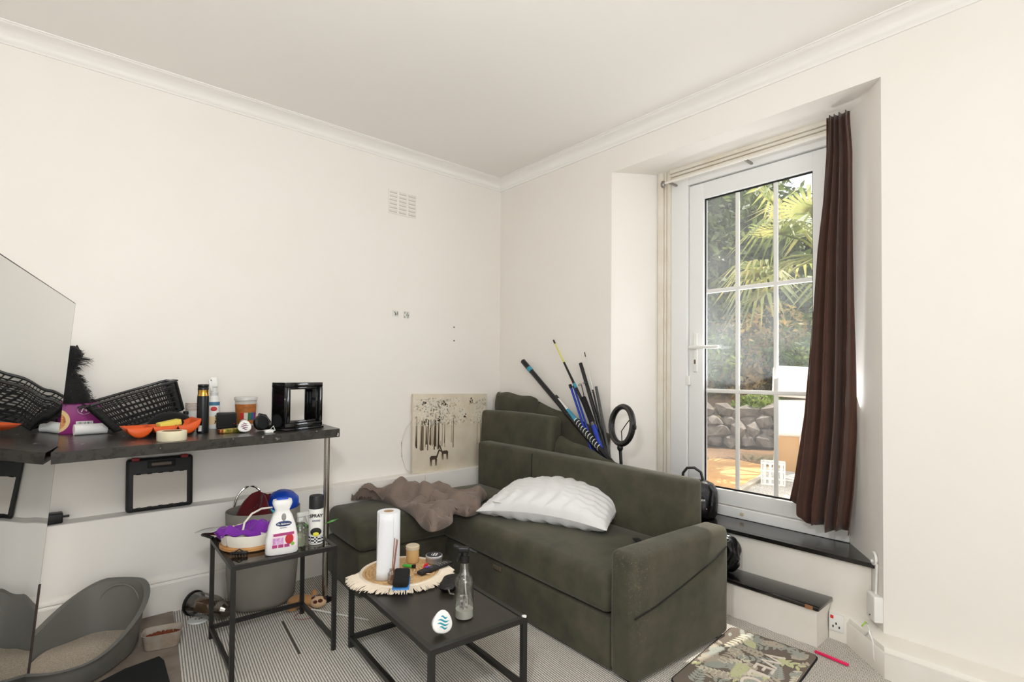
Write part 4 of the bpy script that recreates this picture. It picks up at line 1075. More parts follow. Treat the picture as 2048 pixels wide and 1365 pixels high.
# fallen glass lantern jar and its white lid
ja, jb = at(386, 1206, Z=.066), at(452, 1222, Z=.06)
ax = (jb-ja).normalized()
t = thing('glass_jar', 'clear glass storage jar with dark rim lying on its side on carpet', 'jar', ja)
Rm = ax.to_track_quat('Z', 'Y').to_matrix().to_4x4()
t.matrix_world = Matrix.Translation(ja) @ Rm
Lj = (jb-ja).length
MB().lathe([(.060, .004), (.061, .02), (.061, Lj*.62), (.052, Lj*.74), (.036, Lj*.80)], 32).build('glass', glass_mat('jar_glass', (.86, .84, .80), .10), t)
MB().lathe([(.056, 0), (.066, 0), (.066, .012), (.056, .012), (.056, 0)], 32).build('rim', m_black, t)
MB().lathe([(.036, Lj*.80), (.044, Lj*.82), (.046, Lj*1.0), (.03, Lj*1.08), (0, Lj*1.1)], 28).build('steel_cap', mat('dark_steel', (120, 114, 106), .2, 1), t)
MB().lathe([(0, .05), (.04, .05), (.04, .11), (0, .11)], 20).build('candle_stub', mat('brown_residue', (112, 88, 66), .6), t)
p = at(396, 1243, Z=.0)
t = thing('shaker_lid', 'round white lid with holes lying beside the fallen jar', 'lid', p)
MB().lathe([(0, .002), (.048, .002), (.050, .006), (.048, .010), (0, .012)], 32).build('disc', mat('white_enamel', (222, 224, 220), .4), t)
for x, y in ((-.01, .006), (.004, -.006), (.016, -.002)): MB().cyl((x, y, .0112), (x, y, .0128), .0045, None, 10).build('hole', m_black, t)

# nest side table with glass top
m_smoke = glass_mat('smoked_glass', (.50, .47, .43), .10, .03)
def frame_table(t, FL, u, v, W, L, Z, bar, rail_z):
    """FL corner, u = unit vector to the far side, v = unit vector to the right"""
    FL = Vector((*FL, 0)); u = Vector((*u, 0)); v = Vector((*v, 0)); ang = math.atan2(v.y, v.x)
    P = lambda a, b, z=0: FL+v*a+u*b+Vector((0, 0, z))
    h = bar/2
    for a, b in ((h, h), (W-h, h), (h, L-h), (W-h, L-h)): MB().box(P(a, b, (Z-bar)/2), (bar, bar, Z-bar), (0, 0, ang)).build('leg', m_blackmetal, t, smooth=False)
    for b in (h, L-h): MB().box(P(W/2, b, Z-h), (W, bar, bar), (0, 0, ang)).build('top_rail', m_blackmetal, t, smooth=False)
    for a in (h, W-h): MB().box(P(a, L/2, Z-h), (bar, L-2*bar, bar), (0, 0, ang)).build('top_rail', m_blackmetal, t, smooth=False)
    for a in (h, W-h): MB().box(P(a, L/2, rail_z), (bar*.9, L-2*bar, bar), (0, 0, ang)).build('base_rail', m_blackmetal, t, smooth=False)
    MB().box(P(W/2, L-h, rail_z), (W-2*bar, bar*.9, bar), (0, 0, ang)).build('base_rail', m_blackmetal, t, smooth=False)
    return P, ang
st = thing('side_table', 'black metal side table with smoked glass top by the chrome leg', 'table')
ST_Z = .50
P, ang = frame_table(st, (.572, 2.50), (.03, .9995), (.9995, -.03), .462, .50, ST_Z, .019, .055)
MB().box(P(.231, .25, ST_Z-.004), (.424, .462, .006), (0, 0, ang)).build('glass_top', m_smoke, st, smooth=False)
def ontab(x, y): return at(x, y, Z=ST_Z+.001)
# wooden turntable with segmented dish
p = ontab(497, 1088)
t = thing('serving_board', 'round bamboo serving board under the white dish on the glass table', 'board', (p.x+.01, p.y-.01, ST_Z+.001))
MB().lathe([(.130, 0), (.138, .004), (.138, .016), (.134, .020), (0, .020)], 44).build('board', mat('bamboo', (206, 152, 92), .5, noise=(16, (182, 128, 72), .25)), t)
bl = t.location.copy()
t = thing('segmented_dish', 'white ceramic dish in wedge segments on the bamboo board', 'dish', bl+Vector((0, 0, .0205)))
m_cer = mat('white_ceramic', (236, 228, 214), .22)
for i in range(4):
    a0, a1 = -PI/2+.03+i*PI/2+.35, -PI/2-.03+(i+1)*PI/2+.35
    n = 10
    outer = [(.132*math.cos(a0+(a1-a0)*k/n), .132*math.sin(a0+(a1-a0)*k/n)) for k in range(n+1)]
    inner = [(.012*math.cos((a0+a1)/2), .012*math.sin((a0+a1)/2))]
    def sc(pts, f, z):
        cx = sum(q[0] for q in pts)/len(pts); cy = sum(q[1] for q in pts)/len(pts)
        return [(cx+(q[0]-cx)*f, cy+(q[1]-cy)*f, z) for q in pts]
    pts = outer+inner
    MB().loft([sc(pts, .86, 0), sc(pts, .92, .006), sc(pts, 1.0, .050), sc(pts, .95, .051), sc(pts, .82, .014)]).build('wedge', m_cer, t, angle=40)
# dish handle wire
MB().tube([(-.045, -.02, .05), (-.035, -.012, .09), (.0, .0, .125), (.05, .012, .14), (.10, .02, .135)], .005, 8).build('handle', m_cer, t)
# purple cloth over the dish
t0 = bl+Vector((-.018, -.01, .0))
t = thing('microfibre_cloth', 'bright purple microfibre cloth draped over the white dish', 'cloth', t0)
def pc(u, v):
    x = (u-.5)*.25; y = (v-.5)*.115
    e = min(u, 1-u, v, 1-v)
    z = .088+.020*math.sin(9*u+3*v)+.014*math.sin(17*u-5*v+1)*math.cos(6*v)-.030*max(0, (.10-e)/.10)
    y += .022*math.sin(7*u)+.010*math.sin(13*u+2); x += .010*math.sin(11*v)
    return (x, y, z)
MB().grid(pc, 50, 26).build('cloth', mat('purple_microfibre', (122, 46, 160), .95, bump=(320, .5, .002), sheen=.3), t, thick=.005, angle=85)
# leaflets poking over the left corner
p = ontab(436, 1068)
t = thing('folded_leaflet', 'folded paper leaflets hanging over the glass table corner', 'paper', (p.x+.02, p.y+.01, ST_Z+.002), math.radians(25))
MB().grid(lambda u, v: ((u-.5)*.17-.02, (v-.5)*.13, .016+.02*(1-u)*(1-v)+.006*math.sin(5*u)), 12, 8).build('page', mat('white_paper', (238, 236, 232)), t, thick=.001)
MB().grid(lambda u, v: ((u-.5)*.15-.01, (v-.5)*.11-.008, .004+.012*(1-u)*(1-v)+.005*math.sin(5*u)), 12, 8).build('cover_page', mat('dark_red_print', (120, 50, 50), .5), t, thick=.001)
MB().tube([(-.09, -.055, .004), (-.10, -.02, .012), (-.085, .03, .006)], .008, 8).build('spine', m_black, t)
# sunglasses / black hair claw on the front left
p = ontab(478, 1112)
t = thing('hair_clip', 'black hair claw clip lying on the glass table front corner', 'hair clip', (p.x, p.y, ST_Z+.001), math.radians(-28))
hc = MB().rbox((0, 0, .012), (.075, .018, .012), .005, 3)
for i in range(6): hc.tube([(-.03+i*.012, .006, .012), (-.03+i*.012, .018, .008), (-.03+i*.012, .02, .001)], .002, 5); hc.tube([(-.03+i*.012, -.006, .012), (-.03+i*.012, -.018, .008), (-.03+i*.012, -.02, .001)], .002, 5)
hc.tube([(-.02, 0, .016), (0, .004, .028), (.02, 0, .016)], .003, 6)
hc.build('claw', m_black, t)

# cleaner bottle
def sup(a_, b_, z, n=32, p=3.2, cx=0): return [(cx+math.copysign(abs(math.cos(2*PI*j/n))**(2/p), math.cos(2*PI*j/n))*a_, math.copysign(abs(math.sin(2*PI*j/n))**(2/p), math.sin(2*PI*j/n))*b_, z) for j in range(n)]
p = ontab(566, 1108); k5 = mpp(p)
t = thing('cleaner_bottle', 'white carpet-cleaner bottle with pink label on the glass table', 'bottle', (p.x, p.y+.02, ST_Z+.001), face_cam(p)-.25)
t.rotation_euler = (0, 0, face_cam(p)+.12)
hb = 108*k5*1.03
MB().loft([sup(.066, .030, 0), sup(.071, .034, .006), sup(.070, .034, hb*.25), sup(.058, .031, hb*.50), sup(.042, .027, hb*.68), sup(.032, .024, hb*.75), sup(.031, .025, hb*.78), sup(.040, .030, hb*.86), sup(.043, .031, hb*.90), sup(.040, .029, hb*.955), sup(.030, .022, hb*.965)]).build('bottle', mat('white_hdpe', (240, 238, 235), .3), t, angle=50)
MB().loft([sup(.026, .018, hb*.965), sup(.024, .017, hb*.99)]).build('cap', mat('royal_blue_plastic', (24, 74, 190), .35), t)
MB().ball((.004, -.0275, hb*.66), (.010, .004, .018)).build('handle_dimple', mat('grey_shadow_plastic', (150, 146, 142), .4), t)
yl = -.0352
lb = MB().loft([[(-.052, yl-.000, .030), (.060, yl, .034), (.056, yl+.0005, hb*.40), (-.044, yl+.0005, hb*.385)], [(-.052, yl+.004, .030), (.060, yl+.004, .034), (.056, yl+.0045, hb*.40), (-.044, yl+.0045, hb*.385)]])
lb.build('label', mat('pale_pink_label', (240, 220, 226), .4), t, smooth=False)
MB().rbox((.004, yl-.0008, hb*.365), (.088, .001, .012), .0004, 1, (0, -.03, 0)).build('label_stripe', mat('magenta_print', (170, 60, 120), .5), t)
MB().rbox((-.02, yl-.0008, hb*.25), (.045, .001, .030), .0004, 1).build('stain_picture', mat('lilac_print', (188, 130, 188), .5, noise=(90, (226, 190, 220), .15)), t)
MB().ball((.028, yl-.0004, hb*.27), (.018, .0012, .024)).build('wine_picture', mat('wine_red_print', (190, 44, 50), .5), t)
for i, x in enumerate((-.034, -.008, .018)): MB().rbox((x, yl-.0008, .041), (.022, .001, .014), .0004, 1).build('label_box', mat('magenta_print', (170, 60, 120)), t)
MB().cyl((.042, yl+.001, .046), (.042, yl-.0012, .046), .008, None, 20).build('green_seal', mat('green_print', (120, 180, 70), .5), t)
MB().ball((.004, -.0300, hb*.545), (.034, .0025, .013)).build('brand_oval', mat('navy_print', (28, 52, 96), .4), t)
text('lettering', 'Dr. Beckmann', .0095, m_white, t, (.004, -.0335, hb*.545), (PI/2-.14, 0, 0), bold=True)
MB().rbox((.002, -.0315, hb*.475), (.030, .002, .004), .0005, 1).build('grey_print_bar', mat('grey_print', (150, 150, 160), .5), t)
# clear trigger bottle behind
p = ontab(602, 1094)
t = thing('clear_spray_bottle', 'small clear spray bottle between cleaner bottle and spray can', 'spray bottle', (p.x, p.y+.02, ST_Z+.001), face_cam(p)+.5)
MB().lathe([(.026, 0), (.029, .004), (.029, .075), (.024, .095), (.012, .108), (.012, .118)], 24).build('bottle', glass_mat('clear_pet', (.94, .95, .92), .10), t)
MB().lathe([(0, .003), (.026, .003), (.026, .05), (0, .05)], 24).build('liquid', mat('pale_green_liquid', (216, 222, 196), .1, trans=.6), t)
MB().rbox((0, 0, .125), (.024, .022, .022), .004, 2).rbox((.014, 0, .148), (.058, .02, .024), .006, 3).rbox((.036, 0, .118), (.008, .014, .045), .003, 2, (0, -.35, 0)).build('trigger_head', mat('milky_plastic', (226, 226, 220), .35, trans=.3), t)
# SPRAY can
p = ontab(633, 1087); k6 = mpp(p); hs = 91*k6*1.04; rs_ = 14*k6
t = thing('aerosol_can', 'white aerosol can with black cap lettered SPRAY on glass table', 'spray can', (p.x, p.y+.01, ST_Z+.001), face_cam(p))
MB().lathe([(rs_*.97, 0), (rs_, .005), (rs_, hs*.735)], 32).build('can', m_white, t)
MB().lathe([(rs_*.99, hs*.735), (rs_*.97, hs*.97), (rs_*.90, hs), (0, hs)], 32).build('cap', mat('satin_black_plastic', (30, 30, 31)), t)
MB().lathe([(rs_*1.006, .006), (rs_*1.006, hs*.17)], 32).build('chequer_band', mat('black_white_chequer', (30, 30, 30), .5), t)
m_ck = MATS['black_white_chequer']; nt, b_ = nodes_of(m_ck); tc = nt.nodes.new('ShaderNodeTexCoord'); ck = nt.nodes.new('ShaderNodeTexChecker'); ck.inputs['Scale'].default_value = 130
ck.inputs['Color1'].default_value = (*lin((30, 30, 30)), 1); ck.inputs['Color2'].default_value = (*lin((225, 225, 222)), 1)
nt.links.new(tc.outputs['Object'], ck.inputs['Vector']); nt.links.new(ck.outputs['Color'], b_.inputs['Base Color'])
MB().ball((0, -rs_*.98, hs*.27), (rs_*.75, .003, hs*.085)).build('car_badge', mat('black_print', (20, 20, 20)), t)
MB().ball((0, -rs_*1.03, hs*.225), (rs_*.42, .002, hs*.05)).build('yellow_badge', mat('yellow_print', (222, 212, 60), .5), t)
text('lettering', 'SPRAY', rs_*.62, mat('black_print', (20, 20, 20)), t, (0, -rs_*1.0, hs*.60), (PI/2, 0, 0), bold=True, depth=.002)
MB().rbox((0, -rs_*1.0, hs*.50), (rs_*1.1, .003, hs*.035), .0005, 1).build('grey_print_bar', mat('grey_print', (150, 150, 160), .5), t)
# green leaves behind
p = ontab(648, 1072)
t = thing('plant_cutting', 'green leafy cutting lying behind the aerosol can on glass table', 'plant', (p.x-.03, p.y+.03, ST_Z+.001))
MB().tube([(-.10, .0, .02), (-.03, .0, .045), (.04, .0, .05)], .003, 6).build('stem', mat('green_stem', (96, 140, 70), .6), t)
for i, (x, a, L) in enumerate(((.04, .1, .085), (.0, .7, .07), (-.03, -.6, .07), (-.06, 2.4, .08), (-.05, 1.5, .06))):
    d = Vector((math.cos(a), math.sin(a), .15)); n = Vector((-d.y, d.x, 0)); b0 = Vector((x, 0, .05))
    MB().add([b0, b0+d*L*.5+n*.014, b0+d*L, b0+d*L*.5-n*.014, b0+d*L*.5+Vector((0, 0, .006))], ((0,1,4),(1,2,4),(2,3,4),(3,0,4))).build('leaf', mat('leaf_green', (86, 150, 72), .5), t, thick=.001)

# grey fabric laundry bag with steel handle
LC = Vector((.915, 3.27, 0)); LH_ = .545
t = thing('laundry_basket', 'grey fabric laundry basket with steel handle behind the side table', 'basket', LC)
m_fab = mat('grey_canvas', (156, 151, 142), .9, bump=(500, .3, .001), noise=(4, (140, 135, 126), .3))
def ell(rx, ry, z, wob=0, n=48):
    return [(rx*math.cos(2*PI*j/n)*(1+wob*math.sin(3*2*PI*j/n+z*20)), ry*math.sin(2*PI*j/n)*(1+wob*math.sin(4*2*PI*j/n+z*14)), z) for j in range(n)]
MB().loft([ell(.165, .135, .006, .01), ell(.178, .15, .03, .015), ell(.19, .158, .2, .02), ell(.196, .162, .4, .012), ell(.20, .165, LH_, .004), ell(.195, .160, LH_, .004), ell(.188, .153, LH_-.16, .01)], True, True).build('bag', m_fab, t, angle=60)
hd = []
for i in range(17):
    a = PI*i/16; hd.append(Vector((-.02+.085*math.cos(PI-a)*1.0-.02, .150-.0*i, LH_-.03+.135*math.sin(a))))
MB().tube([hd[0]+Vector((0, 0, -.05))]+hd+[hd[-1]+Vector((0, 0, -.05))], .006, 8).build('handle', m_chrome, t)
MB().rbox((hd[0].x, .150, LH_-.05), (.03, .016, .05), .004, 2).build('handle_tab', m_black, t)
def mound(cx, cy, rx, ry, z0, h, seed, name, label, m, cat):
    q = random.Random(seed); ph = [q.uniform(0, 6) for _ in range(6)]
    def fn(u, v):
        a = 2*PI*v; r = u; x = rx*r*math.cos(a); y = ry*r*math.sin(a)
        z = h*(1-r**2.2)*(1+.18*math.sin(4*a+ph[0])+.12*math.sin(7*a+5*r+ph[1]))+.012*math.sin(24*x+ph[2])*math.cos(30*y+ph[3])
        return (x, y, z)
    tag(MB().grid(fn, 14, 48).build(name, m, None, angle=85, loc=(LC.x+cx, LC.y+cy, z0)), label, cat)
mound(-.02, .0, .17, .14, LH_-.13, .19, 3, 'towel', 'dark maroon towel heaped in the grey laundry basket', mat('maroon_terry', (88, 16, 22), .95, sheen=.25, bump=(260, .6, .003)), 'towel')
t = thing('plastic_bowl', 'blue plastic bowl with turquoise rim upturned in the laundry basket', 'bowl', (LC.x+.10, LC.y-.02, LH_+.005)); t.rotation_euler = (.25, .12, 0)
MB().lathe([(.085, -.02), (.086, .02), (.078, .055), (.05, .078), (0, .085)], 30).build('shell', mat('royal_blue_plastic', (24, 74, 190)), t)
MB().lathe([(.085, -.025), (.094, -.02), (.094, -.008), (.086, -.004)], 30).build('rim', mat('turquoise_plastic', (96, 206, 214), .4), t)

# cat toy: plush with wand
p = at(612, 1190, Z=.03)
t = thing('plush_toy', 'tan and brown spotted plush cat toy on the carpet under side table', 'toy', (1.07, 3.045, .0), math.radians(-30))
m_tan = mat('tan_plush', (190, 142, 92), .95, sheen=.4, bump=(180, .8, .004)); m_spot = mat('brown_spot_plush', (84, 36, 26), .95, sheen=.3)
MB().ball((-.01, 0, .038), (.075, .045, .036), 18, 12).build('body', m_tan, t)
MB().ball((.085, -.02, .034), (.045, .035, .032), 16, 10).build('head', mat('cream_plush', (214, 180, 140), .95, sheen=.4), t)
for q_ in ((.10, -.045, .05), (.085, -.005, .058), (.115, -.02, .05), (.075, -.045, .045), (.06, -.02, .056)): MB().ball(q_, (.014, .012, .010), 10, 6).build('spot', m_spot, t)
for q_ in ((.055, .03, .06), (-.005, -.045, .05)): MB().lathe([(.018, 0), (.014, .02), (0, .03)], 10, q_).build('ear', m_tan, t)
for q_ in ((-.05, -.045, .014), (.03, -.05, .014), (-.055, .04, .014)): MB().ball(q_, (.026, .014, .013), 10, 6).build('paw', m_tan, t)
a, b2 = at(617, 1218, Z=.008), at(738, 1241, Z=.008)
t = thing('toy_wand', 'thin white cat-toy wand with red string lying on the carpet', 'toy', a)
MB().cyl((0, 0, 0), b2-a, .0045, .0035, 8).build('stick', m_white, t)
sr = [Vector((-.03+.065*math.cos(i/3), -.06+.05*math.sin(i/3), -.004)) for i in range(0, 17)]
MB().tube([Vector((0, 0, 0))]+sr, .0015, 5).build('string', mat('red_string', (160, 80, 70), .8), t)
# narrow dark strip along the carpet
a, b2 = at(565, 1244, Z=.0), at(599, 1309, Z=.0)
tag(MB().box(((a.x+b2.x)/2, (a.y+b2.y)/2, .0012), (.011, (b2-a).length, .0022), (0, 0, math.atan2(-(b2-a).x, (b2-a).y))).build('carpet_strip', mat('dark_strip', (84, 78, 70), .9), None), 'narrow dark strip on the carpet between the tables', 'strip')
# ================================================================== COFFEE TABLE and its things
ct = thing('coffee_table', 'low black metal coffee table in front of the sofa', 'table')
CT_Z = .33; cu = (.061, .998); cv = (.998, -.061)
P, cang = frame_table(ct, (1.04, 1.65), cu, cv, .455, .83, CT_Z, .022, .045)
MB().box(P(.2275, .415, CT_Z-.006), (.411, .786, .006), (0, 0, cang)).build('sheet_top', mat('dark_brown_black_steel', (40, 36, 31), .33, noise=(8, (50, 45, 38), .3)), ct, smooth=False)
MB().cyl(P(.445, .009, CT_Z-.002), P(.445, .009, CT_Z+.003), .010, None, 16).build('corner_cap', m_white, ct)
CZ = CT_Z+.001
def onct(x, y, z=CZ): return at(x, y, Z=z)
# jute placemat with white fringe
DC = Vector((1.318, 2.372, CZ))
t = thing('placemat', 'round jute placemat with cream fringe on the coffee table', 'placemat', DC)
m_jute = mat('woven_jute', (228, 192, 142), .95, noise=(60, (200, 158, 108), .2), bump=(160, 1, .004))
jr = MB()
for i in range(11):
    r = .017+i*.0165; pts = [(r*math.cos(2*PI*k/40), r*math.sin(2*PI*k/40), .006) for k in range(41)]
    MB().tube(pts, .0088, 6, False).build('braid_ring', m_jute, t)
m_fr = mat('cream_cotton', (238, 224, 204), .95, bump=(300, .5, .002))
MB().tube([(.196*math.cos(2*PI*k/60), .196*math.sin(2*PI*k/60), .007) for k in range(61)], .011, 6, False).build('fringe_band', m_fr, t)
fg = MB(); q = random.Random(6)
def supported(x, y):
    d = Vector((x, y, 0))+DC-Vector((1.04, 1.65, 0)); a = d.x*cv[0]+d.y*cv[1]; b = d.x*cu[0]+d.y*cu[1]
    return -.005 < a < .46 and -.005 < b < .835
for i in range(520):
    a = 2*PI*i/520+q.uniform(-.01, .01); L = q.uniform(.058, .078); pts = []
    z = .010; da = q.uniform(-.06, .06)
    for s_ in range(6):
        r = .192+L*s_/5; aa = a+da*s_/5
        x, y = r*math.cos(aa), r*math.sin(aa)
        if supported(x, y): zz = max(.003, z-.0012*s_)
        else: z -= .0085; zz = z
        pts.append((x, y, zz+q.uniform(0, .002)))
    fg.tube(pts, [.0032, .0034, .0032, .003, .0026, .0012], 4, False)
o = fg.build('fringe', m_fr, t, smooth=False); o['kind'] = 'stuff'
DZ = CZ+.016
# kitchen roll
p = onct(776, 1152, DZ); k7 = mpp(p); hk = .315
t = thing('kitchen_roll', 'tall white kitchen paper roll standing on the jute placemat', 'paper roll', (p.x, p.y, DZ))
m_pap = mat('quilted_paper', (238, 238, 240), .85, bump=(140, .5, .002))
MB().lathe([(.024, 0), (.054, 0), (.0555, .003), (.0555, hk-.003), (.054, hk), (.024, hk), (.024, 0)], 40).build('sheet_roll', m_pap, t)
MB().lathe([(.021, .0), (.0236, .0), (.0236, hk+.001), (.021, hk+.001), (.021, 0)], 28).build('cardboard_core', mat('pale_card', (190, 160, 128), .8), t)
fc = face_cam(p)
def flap(u, v):
    a = -PI/2+fc+.45-u*1.35; r = .0562+.018*u**1.5*(1-v)
    return (r*math.cos(a), r*math.sin(a), hk*v*(1-.0*u))
MB().grid(flap, 14, 8).build('loose_sheet', m_pap, t, thick=.0008)
# reed diffuser
p = onct(783, 1166, DZ)
t = thing('reed_diffuser', 'little glass reed diffuser with brown sticks before the kitchen roll', 'diffuser', (p.x, p.y-.005, DZ))
MB().lathe([(.018, 0), (.021, .003), (.021, .045), (.013, .055), (.012, .066)], 20).build('glass', glass_mat('diffuser_glass', (.95, .94, .90), .12), t)
MB().lathe([(0, .002), (.019, .002), (.019, .012), (0, .012)], 20).build('oil', mat('amber_oil', (206, 160, 110), .1, trans=.5), t)
for i, (x, y) in enumerate(((.018, .012), (.026, .006), (.034, .012))): MB().cyl((-.006+.004*i, 0, .006), (x, y, .205-.006*i), .0018, None, 6).build('reed', mat('brown_reed', (150, 88, 52), .8), t)
# candle pot
p = onct(825, 1124, DZ)
t = thing('candle_pot', 'wood-effect candle pot with frosted lid on the placemat', 'candle', (p.x, p.y, DZ))
MB().lathe([(.031, 0), (.033, .004), (.034, .066)], 28).build('pot', mat('pale_wood_veneer', (222, 182, 126), .5, noise=(26, (204, 160, 104), .25)), t)
MB().lathe([(.034, .066), (.036, .068), (.036, .084), (.031, .088), (0, .088)], 28).build('lid', mat('frosted_lid_cream', (226, 208, 178), .4, trans=.15), t)
# green lighter
p = onct(818, 1136, DZ)
t = thing('lighter', 'green pocket lighter with black top on the placemat', 'lighter', (p.x, p.y, DZ), math.radians(-52))
MB().rbox((-.008, 0, .009), (.050, .018, .014), .005, 3).build('body', mat('green_plastic', (72, 168, 62), .3), t)
MB().rbox((.026, 0, .009), (.018, .018, .016), .003, 2).build('hood', m_black, t)
# red lighter top and purple cap
p = onct(851, 1141, DZ)
t = thing('clothes_peg', 'small red plastic peg standing beside the remote control', 'peg', (p.x, p.y, DZ), math.radians(15))
MB().add([(-.016,-.008,0),(.016,-.008,0),(.010,-.005,.034),(-.004,-.005,.030),(-.016,.008,0),(.016,.008,0),(.010,.005,.034),(-.004,.005,.030)], ((0,1,2,3),(7,6,5,4),(0,4,5,1),(1,5,6,2),(2,6,7,3),(3,7,4,0))).build('jaw', mat('red_plastic', (220, 42, 42), .35), t, smooth=False)
# remote control
a, b2 = onct(838, 1152, DZ), onct(900, 1128, DZ)
t = thing('remote_control', 'slim black television remote lying on the placemat edge', 'remote control', (a+b2)/2, math.atan2((b2-a).y, (b2-a).x))
Lr = (b2-a).length
MB().rbox((0, 0, .010), (Lr, .042, .018), .007, 3).build('case', mat('satin_black_plastic', (30, 30, 31)), t)
for i in range(4):
    for j in range(3): MB().rbox((Lr*.08+i*Lr*.085, -.012+j*.012, .0195), (.006, .006, .002), .0008, 1).build('button', mat('grey_button', (170, 168, 164), .5), t)
MB().cyl((-Lr*.15, 0, .019), (-Lr*.15, 0, .021), .013, None, 20).build('ring_button', mat('dark_grey_button', (70, 70, 72), .4), t)
MB().ball((-Lr*.20, .012, .022), (.014, .006, .004), 10, 6).build('colour_key', mat('violet_plastic', (112, 84, 196), .4), t)
# round tin
p = onct(868, 1124, DZ)
t = thing('round_tin', 'shallow round tin with dark lettered lid on the placemat', 'tin', (p.x, p.y, DZ))
MB().lathe([(.040, 0), (.043, .002), (.043, .026)], 36).build('tin', mat('brushed_tin', (186, 184, 184), .3, .8), t)
MB().lathe([(.043, .026), (.0445, .027), (.0445, .034), (.042, .037), (.039, .037)], 36).build('lid', mat('silver_lid', (206, 204, 206), .3, .5), t)
MB().cyl((0, 0, .036), (0, 0, .0376), .039, None, 36).build('lid_label', mat('charcoal_print', (58, 58, 64), .4), t)
fct = face_cam(p)
for w_, y_, h_ in ((.026, .012, .003), (.040, .0, .008), (.040, -.013, .008)):
    MB().box((-y_*math.sin(fct+1.3), y_*math.cos(fct+1.3), .0379), (w_, h_, .0006), (0, 0, fct+1.3)).build('print_bar', m_white, t, smooth=False)
# brush
p = onct(803, 1171, DZ)
t = thing('scrub_brush', 'black-topped brush with blue base leaning at the placemat front', 'brush', (p.x, p.y, DZ), fc+.1); t.rotation_euler = (math.radians(28), 0, face_cam(p)-.12)
MB().rbox((0, 0, .010), (.078, .085, .016), .008, 3).build('blue_base', mat('sky_blue_plastic', (62, 132, 200), .4), t)
MB().rbox((0, .014, .034), (.074, .098, .032), .014, 4).build('bristle_block', mat('black_bristles', (26, 25, 24), .9, bump=(320, 1, .004)), t)
# tweezers
a, b2 = onct(827, 1150, DZ), onct(862, 1150, DZ)
t = thing('tweezers', 'thin metal tweezers lying between brush and remote control', 'tweezers', a+Vector((0, 0, .004)))
for s_ in (-1, 1): MB().tube([(0, 0, .0), ((b2-a).x*.5, (b2-a).y*.5+s_*.006, .002), ((b2-a).x, (b2-a).y+s_*.002, 0)], .0018, 6).build('arm', mat('copper_steel', (150, 110, 92), .3, 1), t)
# clear trigger spray bottle with black head
p = onct(934, 1237); k8 = mpp(p)
t = thing('trigger_bottle', 'clear spray bottle with black trigger and milky dregs on coffee table', 'spray bottle', (p.x, p.y+.02, CZ), face_cam(p))
MB().lathe([(.034, 0), (.038, .004), (.038, .085), (.0365, .120), (.040, .150), (.034, .163), (.021, .180), (.0165, .218), (.0165, .226)], 36).build('bottle', glass_mat('clear_pet', (.94, .95, .92)), t)
MB().lathe([(0, .002), (.0365, .002), (.0365, .034), (0, .034)], 32).build('liquid', mat('milky_liquid', (228, 224, 216), .2, trans=.25), t)
hdm = MB().lathe([(.020, .224), (.020, .250), (.014, .254), (.013, .268)], 24)
hdm.rbox((-.006, 0, .276), (.05, .024, .024), .007, 3).rbox((-.032, 0, .288), (.03, .018, .014), .004, 2, (0, .35, 0)).rbox((.028, 0, .272), (.05, .014, .010), .004, 2, (0, .45, 0))
hdm.build('trigger_head', m_black, t)
MB().rbox((-.022, 0, .250), (.010, .014, .05), .003, 2, (0, .3, 0)).build('trigger', m_black, t)
MB().tube([(0, 0, .224), (.004, 0, .12), (.016, -.006, .012)], .003, 6).build('dip_tube', mat('milky_plastic', (226, 226, 220)), t)
MB().rbox((-.002, -.0375, .075), (.034, .003, .06), .001, 1).build('worn_label', mat('smudged_label', (190, 186, 178), .6, noise=(90, (90, 84, 78), .12), alpha=.6), t)
# teal-logo freshener
p = onct(888, 1272)
freshener('white freshener with teal wave logo on the coffee table corner', (p.x, p.y+.012, CZ+.046), (math.radians(-20), math.radians(12), face_cam(p)+.45), .042, m_logo_t)
# black pouch
p = onct(901, 1176)
t = thing('sunglasses_pouch', 'soft black pouch lying between placemat and spray bottle', 'pouch', (p.x+.005, p.y+.01, CZ), math.radians(38))
def pou(sg):
    return lambda u, v: ((u-.5)*.17*(1-.12*abs(2*v-1)), (v-.5)*.085*(1-.25*(2*u-1)**2), .020+sg*(.019*max(0, (1-(2*u-1)**4)*(1-(2*v-1)**4))**.5)+.006*math.sin(14*u+6*v)*max(0, (1-(2*u-1)**2)))
MB().grid(pou(1), 26, 14).grid(pou(-1), 26, 14).build('pouch', mat('soft_black_leather', (22, 19, 19), .5, bump=(60, .4, .004)), t, angle=85)
MB().tube([(-.085, -.02, .022), (-.10, -.03, .012), (-.095, -.05, .006)], .004, 6).build('drawstring', mat('grey_cord', (110, 104, 98), .8), t)
# ================================================================== WALL ITEMS, CANVAS, RODS, WINDOW-SIDE THINGS
a, b2 = at(777, 383, Y=YW), at(832, 432, Y=YW)
t = thing('wall_vent', 'white plastic air vent with three slotted columns high on the wall', 'vent', ((a.x+b2.x)/2, YW, (a.z+b2.z)/2))
wv, hv = (b2.x-a.x), .185
MB().rspan((-wv/2, -.006, -hv/2), (wv/2, -.0005, hv/2), .002, 2).build('plate', m_wall, t)
for i in range(3):
    for j in range(6):
        x = -wv/2+wv*(.03+i*.335); z = hv/2-hv*(.10+j*.155)
        MB().box((x+wv*.13, -.0085, z), (wv*.255, .010, .009), (math.radians(38), 0, 0)).build('louvre', m_wall, t, smooth=False)
        MB().box((x+wv*.13, -.0065, z-.009), (wv*.255, .0012, .007)).build('slot', mat('vent_slot_beige', (206, 196, 183), .9), t, smooth=False)  # slightly darker beige strip in each slot
